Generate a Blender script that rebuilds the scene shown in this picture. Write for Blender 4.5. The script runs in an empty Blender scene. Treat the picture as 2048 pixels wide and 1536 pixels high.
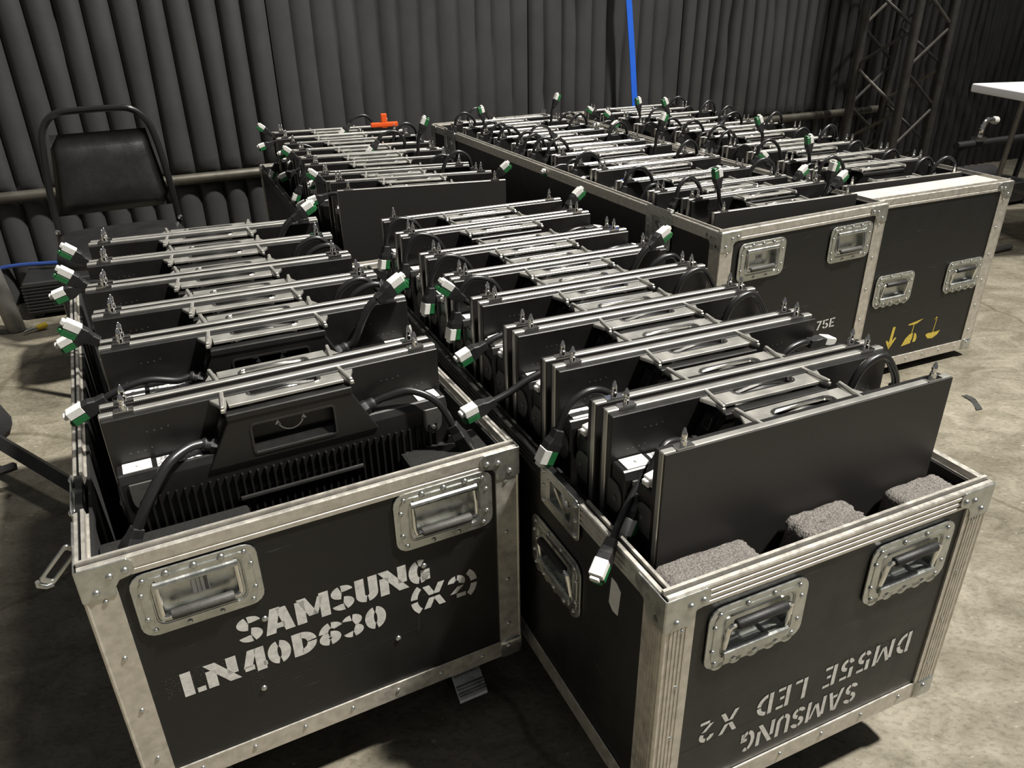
import bpy, bmesh, math, random
from mathutils import Vector, Matrix
random.seed(7)
PI = math.pi
scene = bpy.context.scene
COL = scene.collection

# ------------------------------------------------------------------ camera
F_PX, PITCH, ROLL, CAM_H = 1556.68, 0.4745, -0.0181, 1.2282
fwd = Vector((0, math.cos(PITCH), -math.sin(PITCH)))
rt0 = Vector((1, 0, 0)); up0 = Vector((0, math.sin(PITCH), math.cos(PITCH)))
rt = rt0*math.cos(ROLL) + up0*math.sin(ROLL)
upv = -rt0*math.sin(ROLL) + up0*math.cos(ROLL)
cd = bpy.data.cameras.new('camera'); cam = bpy.data.objects.new('camera', cd); COL.objects.link(cam)
cd.sensor_fit = 'HORIZONTAL'; cd.sensor_width = 36.0; cd.lens = F_PX/2048*36.0
cd.clip_start = 0.05; cd.clip_end = 100
M = Matrix.Identity(4)
for i in range(3):
    M[i][0] = rt[i]; M[i][1] = upv[i]; M[i][2] = -fwd[i]
M[2][3] = CAM_H
cam.matrix_world = M
scene.camera = cam

# ------------------------------------------------------------------ light
w = bpy.data.worlds.new('hall'); scene.world = w; w.use_nodes = True
w.node_tree.nodes['Background'].inputs[0].default_value = (0.95, 0.96, 1.0, 1)
w.node_tree.nodes['Background'].inputs[1].default_value = 0.12
def area(name, loc, target, size, power, col=(1, .965, .895)):
    l = bpy.data.lights.new(name, 'AREA'); l.shape = 'DISK'; l.size = size; l.energy = power; l.color = col
    o = bpy.data.objects.new(name, l); COL.objects.link(o); o.location = loc
    d = Vector(target)-Vector(loc); o.rotation_euler = d.to_track_quat('-Z', 'Y').to_euler()
    return o
kl = bpy.data.lights.new('high_bay_lamp_key', 'SPOT'); kl.energy = 15500; kl.color = (1, .965, .895)   # ceiling lamp with a reflector
kl.spot_size = math.radians(62); kl.spot_blend = 1.0; kl.shadow_soft_size = .36
ko = bpy.data.objects.new('high_bay_lamp_key', kl); COL.objects.link(ko); ko.location = (6.0, 1.0, 11.5)
ko.rotation_euler = (Vector((-1.5, 1.9, 0))-ko.location).to_track_quat('-Z', 'Y').to_euler()
area('high_bay_lamp_rear', (0.6, 4.0, 6.2), (0.0, 3.0, 0.3), 0.6, 110)
vs = scene.view_settings
vs.view_transform = 'Standard'; vs.look = 'None'; vs.gamma = 1.0; vs.exposure = 0.0; vs.use_curve_mapping = False

# ------------------------------------------------------------------ materials
def mat(name, col, rough=.5, metal=0.0, var=0.0, vscale=30, bump=0.0, bscale=200, rvar=0.0, col2=None, spec=.5, coat=0):
    m = bpy.data.materials.new(name); m.use_nodes = True
    nt = m.node_tree; b = nt.nodes['Principled BSDF']
    b.inputs['Base Color'].default_value = (*col, 1); b.inputs['Roughness'].default_value = rough
    b.inputs['Metallic'].default_value = metal; b.inputs['Specular IOR Level'].default_value = spec
    if coat: b.inputs['Coat Weight'].default_value = coat
    tc = nt.nodes.new('ShaderNodeTexCoord')
    if var or rvar or col2:
        n = nt.nodes.new('ShaderNodeTexNoise'); n.inputs['Scale'].default_value = vscale; n.inputs['Detail'].default_value = 6
        n.inputs['Roughness'].default_value = .65
        nt.links.new(tc.outputs['Object'], n.inputs['Vector'])
        if var or col2:
            r = nt.nodes.new('ShaderNodeValToRGB')
            c2 = col2 if col2 else tuple(max(0, c*(1-var)) for c in col)
            r.color_ramp.elements[0].position = .35; r.color_ramp.elements[0].color = (*c2, 1)
            r.color_ramp.elements[1].position = .62; r.color_ramp.elements[1].color = (*col, 1)
            nt.links.new(n.outputs['Fac'], r.inputs['Fac']); nt.links.new(r.outputs['Color'], b.inputs['Base Color'])
        if rvar:
            mr = nt.nodes.new('ShaderNodeMapRange'); mr.inputs['From Min'].default_value = .3; mr.inputs['From Max'].default_value = .7
            mr.inputs['To Min'].default_value = max(.02, rough-rvar); mr.inputs['To Max'].default_value = min(1, rough+rvar)
            nt.links.new(n.outputs['Fac'], mr.inputs['Value']); nt.links.new(mr.outputs['Result'], b.inputs['Roughness'])
    if bump:
        n2 = nt.nodes.new('ShaderNodeTexNoise'); n2.inputs['Scale'].default_value = bscale; n2.inputs['Detail'].default_value = 4
        nt.links.new(tc.outputs['Object'], n2.inputs['Vector'])
        bp = nt.nodes.new('ShaderNodeBump'); bp.inputs['Strength'].default_value = bump; bp.inputs['Distance'].default_value = .004
        nt.links.new(n2.outputs['Fac'], bp.inputs['Height']); nt.links.new(bp.outputs['Normal'], b.inputs['Normal'])
    return m

def laminate(name, base, scratch):
    m = mat(name, base, .42, 0, .25, 14, .12, 500, .08)
    nt = m.node_tree; b = nt.nodes['Principled BSDF']
    src = b.inputs['Base Color'].links[0].from_socket
    tc = nt.nodes.new('ShaderNodeTexCoord'); mp = nt.nodes.new('ShaderNodeMapping')
    mp.inputs['Rotation'].default_value = (.3, .5, .2); mp.inputs['Scale'].default_value = (5, 5, 60)
    n = nt.nodes.new('ShaderNodeTexNoise'); n.inputs['Scale'].default_value = 3; n.inputs['Detail'].default_value = 2
    r = nt.nodes.new('ShaderNodeValToRGB'); r.color_ramp.elements[0].position = .70; r.color_ramp.elements[1].position = .76
    mx = nt.nodes.new('ShaderNodeMixRGB'); mx.inputs['Color2'].default_value = (*scratch, 1)
    nt.links.new(tc.outputs['Object'], mp.inputs['Vector']); nt.links.new(mp.outputs['Vector'], n.inputs['Vector'])
    nt.links.new(n.outputs['Fac'], r.inputs['Fac']); nt.links.new(r.outputs['Color'], mx.inputs['Fac'])
    nt.links.new(src, mx.inputs['Color1']); nt.links.new(mx.outputs['Color'], b.inputs['Base Color'])
    return m

MT = {}
MT['laminate'] = laminate('black_laminate', (.0070, .0072, .0069), (.030, .030, .028))
MT['alu'] = mat('aluminium_edge', (.70, .665, .60), .42, .75, .22, 60, .05, 900, .1)
MT['alu_dark'] = mat('dark_rail', (.06, .058, .052), .34, .6, .5, 30, .05, 400, .12)  # darker metal for some left top rails
MT['zinc'] = mat('zinc_plate', (.60, .61, .585), .30, .92, .2, 45, .02, 300, .1, col2=(.44, .46, .44))
MT['chrome'] = mat('bright_steel', (.86, .85, .82), .14, 1.0)
MT['rubber'] = mat('black_rubber', (.012, .012, .012), .55, 0, .3, 60, .1, 300)
MT['grey_grip'] = mat('grey_grip', (.07, .067, .062), .6, 0, .3, 80, .1, 300)
MT['plastic'] = mat('black_plastic', (.014, .014, .013), .42, 0, .2, 40, .04, 600)
MT['panel_black'] = mat('panel_black_paint', (.017, .0165, .0155), .36, .25, .15, 25, .05, 900, .06)
MT['ledge'] = mat('ledge_grey_black', (.035, .034, .031), .38, .3, .15, 40)
MT['rim'] = mat('machined_rim', (.50, .488, .455), .34, .72, .08, 25, 0, 300, .06)
MT['handle_alu'] = mat('cast_handle', (.52, .505, .465), .36, .72, .10, 40, .02, 500, .08)
MT['tab'] = mat('grey_tab', (.12, .12, .11), .45, .5, .2, 60)
MT['white'] = mat('white_plate', (.74, .73, .69), .5, 0, .12, 60)
MT['paint_white'] = mat('stencil_white', (.70, .685, .645), .6, 0, 0, 90, .05, 500, col2=(.50, .49, .46))
MT['paint_yellow'] = mat('stencil_yellow', (.62, .47, .07), .6, 0, .2, 90)
MT['green'] = mat('green_collar', (.018, .135, .042), .4, 0, .2, 60)
MT['cable'] = mat('cable_black', (.014, .014, .014), .32, 0, .1, 40)
MT['foam_grey'] = mat('grey_foam', (.24, .22, .20), .95, 0, .62, 330, 1.0, 380)
MT['foam_black'] = mat('black_foam', (.010, .010, .009), .95, 0, .4, 120, .8, 300)
MT['carpet'] = mat('black_carpet_lining', (.008, .008, .0075), .98, 0, .4, 80, .8, 500)
MT['curtain'] = mat('black_quilt', (.034, .034, .034), .55, 0, .2, 5, .12, 40)
MT['curtain2'] = mat('black_crinkled_quilt', (.022, .022, .022), .42, 0, .35, 8, .4, 22)
MT['pipe'] = mat('dark_pipe', (.10, .092, .075), .42, .6, .35, 20)
MT['truss'] = mat('dark_truss', (.055, .052, .046), .45, .4, .35, 18)
MT['truss_brace'] = mat('scuffed_brace', (.12, .11, .095), .42, .4, .5, 9)
MT['blue'] = mat('blue_strap', (.012, .11, .62), .5, 0, .1, 30)
MT['table'] = mat('white_table_plastic', (.78, .77, .80), .45, 0, .05, 20, .05, 300)
MT['grey_steel'] = mat('grey_steel', (.22, .21, .195), .4, .6, .2, 25)
MT['vinyl'] = mat('black_vinyl', (.014, .014, .014), .38, 0, .2, 20, .15, 250, .06)
MT['chair_frame'] = mat('black_enamel_tube', (.010, .010, .010), .22)
MT['black_cloth'] = mat('black_cloth', (.010, .010, .0115), .85, 0, .3, 30, .5, 200)
MT['orange'] = mat('orange_plastic', (.80, .10, .015), .4)
MT['yellow'] = mat('yellow_plastic', (.75, .55, .04), .4)
MT['blue_cable'] = mat('blue_cable', (.02, .05, .20), .4)
MT['wood'] = mat('white_board', (.52, .49, .42), .55, 0, .12, 14)
MT['tape'] = mat('gaffer_tape', (.03, .03, .028), .6)
MT['printed'] = None
def sticker_mat():
    m = mat('printed_sticker', (.72, .72, .70), .5)
    nt = m.node_tree; b = nt.nodes['Principled BSDF']
    tc = nt.nodes.new('ShaderNodeTexCoord'); mp = nt.nodes.new('ShaderNodeMapping'); mp.inputs['Scale'].default_value = (260, 380, 1)
    n = nt.nodes.new('ShaderNodeTexNoise'); n.inputs['Scale'].default_value = 1.0; n.inputs['Detail'].default_value = 1
    r = nt.nodes.new('ShaderNodeValToRGB'); r.color_ramp.elements[0].position = .42; r.color_ramp.elements[0].color = (.18, .18, .18, 1)
    r.color_ramp.elements[1].position = .5; r.color_ramp.elements[1].color = (.74, .74, .72, 1)
    nt.links.new(tc.outputs['Object'], mp.inputs['Vector']); nt.links.new(mp.outputs['Vector'], n.inputs['Vector'])
    nt.links.new(n.outputs['Fac'], r.inputs['Fac']); nt.links.new(r.outputs['Color'], b.inputs['Base Color'])
    return m
MT['printed'] = sticker_mat()
def led_mat():
    m = mat('led_pixel_face', (.030, .028, .026), .55)
    nt = m.node_tree; b = nt.nodes['Principled BSDF']
    tc = nt.nodes.new('ShaderNodeTexCoord'); sp = nt.nodes.new('ShaderNodeSeparateXYZ'); nt.links.new(tc.outputs['Object'], sp.inputs[0])
    def grid(sock):
        mu = nt.nodes.new('ShaderNodeMath'); mu.operation = 'MULTIPLY'; mu.inputs[1].default_value = 360.0
        fr = nt.nodes.new('ShaderNodeMath'); fr.operation = 'FRACT'
        su = nt.nodes.new('ShaderNodeMath'); su.operation = 'SUBTRACT'; su.inputs[1].default_value = .5
        ab = nt.nodes.new('ShaderNodeMath'); ab.operation = 'ABSOLUTE'
        lt = nt.nodes.new('ShaderNodeMath'); lt.operation = 'LESS_THAN'; lt.inputs[1].default_value = .27
        nt.links.new(sock, mu.inputs[0]); nt.links.new(mu.outputs[0], fr.inputs[0]); nt.links.new(fr.outputs[0], su.inputs[0])
        nt.links.new(su.outputs[0], ab.inputs[0]); nt.links.new(ab.outputs[0], lt.inputs[0]); return lt.outputs[0]
    mu = nt.nodes.new('ShaderNodeMath'); mu.operation = 'MULTIPLY'
    nt.links.new(grid(sp.outputs['X']), mu.inputs[0]); nt.links.new(grid(sp.outputs['Z']), mu.inputs[1])
    mx = nt.nodes.new('ShaderNodeMixRGB'); mx.inputs['Color1'].default_value = (.010, .0097, .0090, 1); mx.inputs['Color2'].default_value = (.048, .043, .038, 1)
    nt.links.new(mu.outputs[0], mx.inputs['Fac']); nt.links.new(mx.outputs['Color'], b.inputs['Base Color'])
    return m
MT['led'] = led_mat()
def floor_mat():
    m = bpy.data.materials.new('worn_concrete'); m.use_nodes = True
    nt = m.node_tree; b = nt.nodes['Principled BSDF']; L = nt.links.new
    tc = nt.nodes.new('ShaderNodeTexCoord')
    def noise(s, det=6, rough=.6, vec=None, dist=0):
        n = nt.nodes.new('ShaderNodeTexNoise'); n.inputs['Scale'].default_value = s; n.inputs['Detail'].default_value = det
        n.inputs['Roughness'].default_value = rough; n.inputs['Distortion'].default_value = dist
        L(vec or tc.outputs['Object'], n.inputs['Vector']); return n.outputs['Fac']
    def ramp(f, p0, c0, p1, c1):
        r = nt.nodes.new('ShaderNodeValToRGB'); r.color_ramp.elements[0].position = p0; r.color_ramp.elements[0].color = (*c0, 1)
        r.color_ramp.elements[1].position = p1; r.color_ramp.elements[1].color = (*c1, 1); L(f, r.inputs['Fac']); return r.outputs['Color']
    def mix(fac, a, c, mode='MIX'):
        x = nt.nodes.new('ShaderNodeMixRGB'); x.blend_type = mode
        if isinstance(fac, float): x.inputs['Fac'].default_value = fac
        else: L(fac, x.inputs['Fac'])
        L(a, x.inputs['Color1']); L(c, x.inputs['Color2']); return x.outputs['Color']
    mp = nt.nodes.new('ShaderNodeMapping'); mp.inputs['Rotation'].default_value = (0, 0, .9); mp.inputs['Scale'].default_value = (1, 1.7, 1)
    L(tc.outputs['Object'], mp.inputs['Vector'])
    base = ramp(noise(2.2, 8, .65, None, .6), .32, (.165, .150, .118), .68, (.272, .252, .207))
    streak = ramp(noise(7, 10, .72, mp.outputs['Vector'], .8), .36, (.58, .56, .50), .64, (1.10, 1.09, 1.05))
    c = mix(1.0, base, streak, 'MULTIPLY')
    spk = ramp(noise(70, 3, .6, mp.outputs['Vector']), .36, (.55, .53, .48), .50, (1, 1, 1)); c = mix(.55, c, spk, 'MULTIPLY')
    lt = ramp(noise(38, 4, .6, mp.outputs['Vector']), .66, (0, 0, 0), .74, (1, 1, 1))
    wh = nt.nodes.new('ShaderNodeRGB'); wh.outputs[0].default_value = (.42, .39, .32, 1)
    c = mix(lt, c, wh.outputs[0])
    big = ramp(noise(.22, 2, .5), .40, (.82, .81, .80), .60, (1.06, 1.04, .98))
    c = mix(.3, c, big, 'MULTIPLY')
    v = nt.nodes.new('ShaderNodeTexVoronoi'); v.feature = 'DISTANCE_TO_EDGE'; v.inputs['Scale'].default_value = .8
    nn = nt.nodes.new('ShaderNodeTexNoise'); nn.inputs['Scale'].default_value = 4; L(tc.outputs['Object'], nn.inputs['Vector'])
    ad = nt.nodes.new('ShaderNodeMixRGB'); ad.blend_type = 'ADD'; ad.inputs['Fac'].default_value = .12
    L(tc.outputs['Object'], ad.inputs['Color1']); L(nn.outputs['Color'], ad.inputs['Color2']); L(ad.outputs['Color'], v.inputs['Vector'])
    cr = ramp(v.outputs['Distance'], .002, (.55, .53, .48), .008, (1, 1, 1)); c = mix(.8, c, cr, 'MULTIPLY')
    L(c, b.inputs['Base Color']); b.inputs['Roughness'].default_value = .6; b.inputs['Specular IOR Level'].default_value = .35
    bp = nt.nodes.new('ShaderNodeBump'); bp.inputs['Strength'].default_value = .25; bp.inputs['Distance'].default_value = .004
    L(noise(45, 6, .65, mp.outputs['Vector']), bp.inputs['Height']); L(bp.outputs['Normal'], b.inputs['Normal'])
    return m
MT['floor'] = floor_mat()

# ------------------------------------------------------------------ mesh helpers
class MB:
    def __init__(s): s.v = []; s.f = []
    def add(s, vs, fs):
        o = len(s.v); s.v += [tuple(p) for p in vs]; s.f += [tuple(i+o for i in f) for f in fs]; return s
    def box(s, x0, x1, y0, y1, z0, z1):
        return s.add([(x0,y0,z0),(x1,y0,z0),(x1,y1,z0),(x0,y1,z0),(x0,y0,z1),(x1,y0,z1),(x1,y1,z1),(x0,y1,z1)],
                     [(0,3,2,1),(4,5,6,7),(0,1,5,4),(1,2,6,5),(2,3,7,6),(3,0,4,7)])
    def prism(s, pts, o, ax, bx, dirv, d0, d1):
        """polygon pts (a,b) in plane o + a*ax + b*bx, swept from d0 to d1 along dirv"""
        o, ax, bx, dirv = Vector(o), Vector(ax), Vector(bx), Vector(dirv); n = len(pts)
        vs = [o+ax*a+bx*b+dirv*d0 for a, b in pts]+[o+ax*a+bx*b+dirv*d1 for a, b in pts]
        return s.add(vs, [tuple(range(n))[::-1], tuple(range(n, 2*n))]+[(i, (i+1) % n, n+(i+1) % n, n+i) for i in range(n)])
    def ring(s, outer, inner, o, ax, bx, dirv, d0, d1):
        """plate with a hole; outer and inner have the same number of points"""
        o, ax, bx, dirv = Vector(o), Vector(ax), Vector(bx), Vector(dirv); n = len(outer)
        P = lambda q, d: [o+ax*a+bx*b+dirv*d for a, b in q]
        vs = P(outer, d0)+P(inner, d0)+P(outer, d1)+P(inner, d1); fs = []
        for i in range(n):
            j = (i+1) % n
            fs += [(i, j, n+j, n+i), (2*n+i, 3*n+i, 3*n+j, 2*n+j), (i, 2*n+i, 2*n+j, j), (n+i, n+j, 3*n+j, 3*n+i)]
        return s.add(vs, fs)
    def tube(s, pts, r, n=8, caps=True, rs=None):
        pts = [Vector(p) for p in pts]; N = len(pts); vs = []; up = None
        for i, p in enumerate(pts):
            t = (pts[min(i+1, N-1)]-pts[max(i-1, 0)]).normalized()
            if up is None: up = Vector((0,0,1)) if abs(t.z) < .9 else Vector((0,1,0))
            a = t.cross(up)
            if a.length < 1e-4: a = t.cross(Vector((1,0,.3)))
            a.normalize(); b = a.cross(t).normalized(); up = b
            rr = rs[i] if rs else r
            vs += [p+(a*math.cos(2*PI*k/n)+b*math.sin(2*PI*k/n))*rr for k in range(n)]
        fs = [(i*n+k, i*n+(k+1) % n, (i+1)*n+(k+1) % n, (i+1)*n+k) for i in range(N-1) for k in range(n)]
        if caps: fs += [tuple(range(n))[::-1], tuple((N-1)*n+k for k in range(n))]
        return s.add(vs, fs)
    def cyl(s, p, q, r, n=12, r2=None): return s.tube([p, q], r, n, True, [r, r if r2 is None else r2])
    def lathe(s, prof, o, axis, n=10):
        o = Vector(o); t = Vector(axis).normalized(); a = t.orthogonal().normalized(); b = t.cross(a); m = len(prof)
        vs = [o+t*h+(a*math.cos(2*PI*k/n)+b*math.sin(2*PI*k/n))*r for r, h in prof for k in range(n)]
        fs = [(i*n+k, i*n+(k+1) % n, (i+1)*n+(k+1) % n, (i+1)*n+k) for i in range(m-1) for k in range(n)]
        fs += [tuple(range(n))[::-1], tuple((m-1)*n+k for k in range(n))]
        return s.add(vs, fs)
    def mesh(s, name, m, bevel=0, smooth=False, seg=1, angle=35):
        me = bpy.data.meshes.new(name); me.from_pydata(s.v, [], s.f)
        bm = bmesh.new(); bm.from_mesh(me)
        bmesh.ops.recalc_face_normals(bm, faces=bm.faces)
        if bevel:
            es = [e for e in bm.edges if len(e.link_faces) == 2 and e.calc_face_angle(0) > .5]
            bmesh.ops.bevel(bm, geom=es, offset=bevel, segments=seg, affect='EDGES', profile=.6, clamp_overlap=True)
        if smooth:
            for f in bm.faces: f.smooth = True
            for e in bm.edges:
                if len(e.link_faces) == 2 and e.calc_face_angle(0) > math.radians(angle): e.smooth = False
        bm.to_mesh(me); bm.free(); me.materials.append(MT[m]); return me
    def build(s, name, m, parent=None, **k):
        return link(name, s.mesh(name, m, **k), parent)
def link(name, me, parent=None, loc=None, rot=None, label=None):
    o = bpy.data.objects.new(name, me); COL.objects.link(o)
    if parent: o.parent = parent
    if loc: o.location = loc
    if rot: o.rotation_euler = rot
    if label: o['label'] = label
    return o
def thing(name, label, cat, loc=(0,0,0), rotz=0, group=None):
    o = bpy.data.objects.new(name, None); COL.objects.link(o); o.empty_display_size = .05
    o.location = loc; o.rotation_euler = (0, 0, rotz); tag(o, label, cat, group); return o
def tag(o, label, cat, group=None):
    o['label'] = label; o['category'] = cat
    if group: o['group'] = group
    return o
def struct(o): o['kind'] = 'structure'; return o
def rrect(w, h, r, n=4):
    pts = []
    for cx, cy, a0 in ((w/2-r, h/2-r, 0), (-w/2+r, h/2-r, 90), (-w/2+r, -h/2+r, 180), (w/2-r, -h/2+r, 270)):
        for k in range(n+1):
            a = math.radians(a0+90*k/n); pts.append((cx+r*math.cos(a), cy+r*math.sin(a)))
    return pts
def spline(P, n=6):
    P = [Vector(p) for p in P]; Q = [P[0]*2-P[1]]+P+[P[-1]*2-P[-2]]; out = []
    for i in range(1, len(Q)-2):
        a, b, c, d = Q[i-1:i+3]
        for k in range(n):
            t = k/n; out.append(.5*((2*b)+(c-a)*t+(2*a-5*b+4*c-d)*t*t+(3*b-a-3*c+d)*t**3))
    out.append(P[-1]); return out

# ------------------------------------------------------------------ the hall
WYAW = .4245; WD = Vector((math.cos(WYAW), math.sin(WYAW), 0)); WN = Vector((math.sin(WYAW), -math.cos(WYAW), 0)); W0 = Vector((-2.12, 3.265, 0))
def wallp(s, off, z): return W0+WD*s+WN*off+Vector((0,0,z))
fl = MB(); fl.add([(-9,-6,0),(11,-6,0),(11,11,0),(-9,11,0)], [(0,1,2,3)]); struct(fl.build('floor', 'floor'))
wb = MB(); a = wallp(-5, -.10, 0); b_ = wallp(9, -.10, 0); c_ = wallp(9, -.2, 0); d_ = wallp(-5, -.2, 0); u_ = Vector((0,0,4.2))
wb.add([a,b_,c_,d_,a+u_,b_+u_,c_+u_,d_+u_], [(0,1,2,3),(4,5,6,7),(0,1,5,4),(1,2,6,5),(2,3,7,6),(3,0,4,7)]); struct(wb.build('wall_back', 'curtain2'))

def blanket(s0, s1, pitch, label, seed, m='curtain', depth=.020, press=True, crinkle=0.0, lean=0.0):
    rnd = random.Random(seed); nch = max(1, round((s1-s0)/pitch)); pitch = (s1-s0)/nch; sub = 8
    zs = [0.0, .06, .14, .22, .30, .36, .40, .425, .445, .46, .475, .49, .51, .55, .62, .72, .85, 1.0, 1.15, 1.3, 1.5, 1.8, 2.2, 2.8, 3.6]
    ph = [rnd.uniform(0, 6) for _ in range(8)]
    pinch = [(rnd.randrange(1, nch), rnd.uniform(.6, 1.25)) for _ in range(3)]
    vs = []; cols = nch*sub+1
    wob = [rnd.uniform(-.008, .008) for _ in range(nch+1)]; wob[0] = wob[-1] = 0
    for z in zs:
        f = 1.0
        if press: f = 1-.92*math.exp(-((z-.465)/.030)**2)
        for i in range(cols):
            ch, t = divmod(i, sub); t /= sub
            if ch == nch: ch, t = nch-1, 1.0
            prof = abs(math.sin(PI*t))**.55
            off = depth*prof*f
            off += .010*math.sin(ph[0]+z*2.1+ch*.45)*min(1, z*2)*abs(math.sin(PI*i/(cols-1)))**.5*f
            off += crinkle*(.5*math.sin(ph[1]+z*23+ch*2.3)+.5*math.sin(ph[2]+z*41+i*.9))*prof
            for pc, pz in pinch:
                dd = ((i/sub-pc)*pitch)**2/.0016+(z-pz)**2/.004
                off -= .02*math.exp(-dd)
            s = s0+(ch+t)*pitch+wob[ch]*(1-t)*math.sin(z*3+ch)+wob[min(ch+1,nch)]*t*math.sin(z*3+ch+1)
            vs.append(wallp(s+lean*z, off-.03, z))
    fs = [(r*cols+i, r*cols+i+1, (r+1)*cols+i+1, (r+1)*cols+i) for r in range(len(zs)-1) for i in range(cols-1)]
    o = MB().add(vs, fs).build('quilted_curtain', m, smooth=True, angle=60)
    tag(o, label, 'curtain', 'quilted curtains along the back wall'); return o
blanket(-2.3, 1.19, .104, 'black quilted curtain directly behind the black chair', 2, depth=.030)
blanket(1.195, 2.46, .098, 'black quilted curtain behind the panels of the rear left case', 3, depth=.012)
blanket(2.465, 3.40, .093, 'black quilted curtain with the blue strap hanging in front', 4, depth=.016, crinkle=.002)
blanket(3.405, 4.45, .078, 'black quilted curtain with deep folds left of the truss', 5, depth=.026, crinkle=.003)
blanket(4.455, 5.6, .072, 'dark crinkled curtain directly behind the truss tower', 6, m='curtain2', depth=.035, crinkle=.007, press=False)
blanket(5.605, 8.6, .075, 'dark crinkled curtain right of the truss, behind the table', 8, m='curtain2', depth=.035, crinkle=.010, press=False)
def wall_pipe(sa, sb, label, z=.468):
    o = MB().tube([wallp(sa, .010, z), wallp(sb, .010, z)], .024, 16).build('horizontal_pipe', 'pipe', smooth=True); tag(o, label, 'pipe', 'pipes pressed against the curtain')
    return o
wall_pipe(-2.5, 1.24, 'dark steel pipe pressed across the curtain behind the chair')
wall_pipe(2.5, 5.05, 'dark steel pipe pressed across the curtain beside the truss')
# blue strap
st = MB(); pts = [wallp(2.985, .055, 2.6), wallp(2.99, .055, 1.2), wallp(3.03, .06, .9), wallp(3.065, .065, .60), wallp(3.08, .07, .30)]
for i in range(4):
    p, q = pts[i], pts[i+1]; hw = WD*.017; th = WN*.004
    st.add([p-hw,p+hw,p+hw+th,p-hw+th,q-hw,q+hw,q+hw+th,q-hw+th], [(0,1,2,3),(4,5,6,7),(0,1,5,4),(1,2,6,5),(2,3,7,6),(3,0,4,7)])
tag(st.build('hanging_strap', 'blue'), 'bright blue strap hanging down the black curtain', 'strap')

# truss tower
TN = Vector((2.27, 4.72, 0)); th = math.radians(59); ts = .33
o1 = Vector((-math.cos(th), math.sin(th), 0))*ts; o3 = Vector((math.sin(th), math.cos(th), 0))*ts
tr = thing('truss_tower', 'dark box truss tower standing in front of the curtain', 'truss', TN)
bpm = MB(); cc_ = (o1+o3)/2; bpm.prism([(-.55,-.55),(.55,-.55),(.55,.55),(-.55,.55)], cc_, o1*1.15, o3*1.15, (0,0,1), 0, .012); bpm.build('base_plate', 'truss', tr, bevel=.003)
chords = [Vector((0,0,0)), o1, o1+o3, o3]
for c in chords:
    MB().tube([c+Vector((0,0,.012)), c+Vector((0,0,2.8))], .026, 14).build('chord', 'truss', tr, smooth=True)
for fi in range(4):
    p, q = chords[fi], chords[(fi+1) % 4]
    for k in range(6):
        z = .10+k*.44; zz = z+.20
        A, B = (p, q) if (k+fi) % 2 == 0 else (q, p)
        MB().tube([p+Vector((0,0,z)), q+Vector((0,0,z+.21))], .0095, 8).build('brace', 'truss_brace' if (k+fi) % 2 else 'truss', tr, smooth=True)
        MB().tube([q+Vector((0,0,z+.23)), p+Vector((0,0,z+.43))], .0095, 8).build('brace', 'truss', tr, smooth=True)

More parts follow.
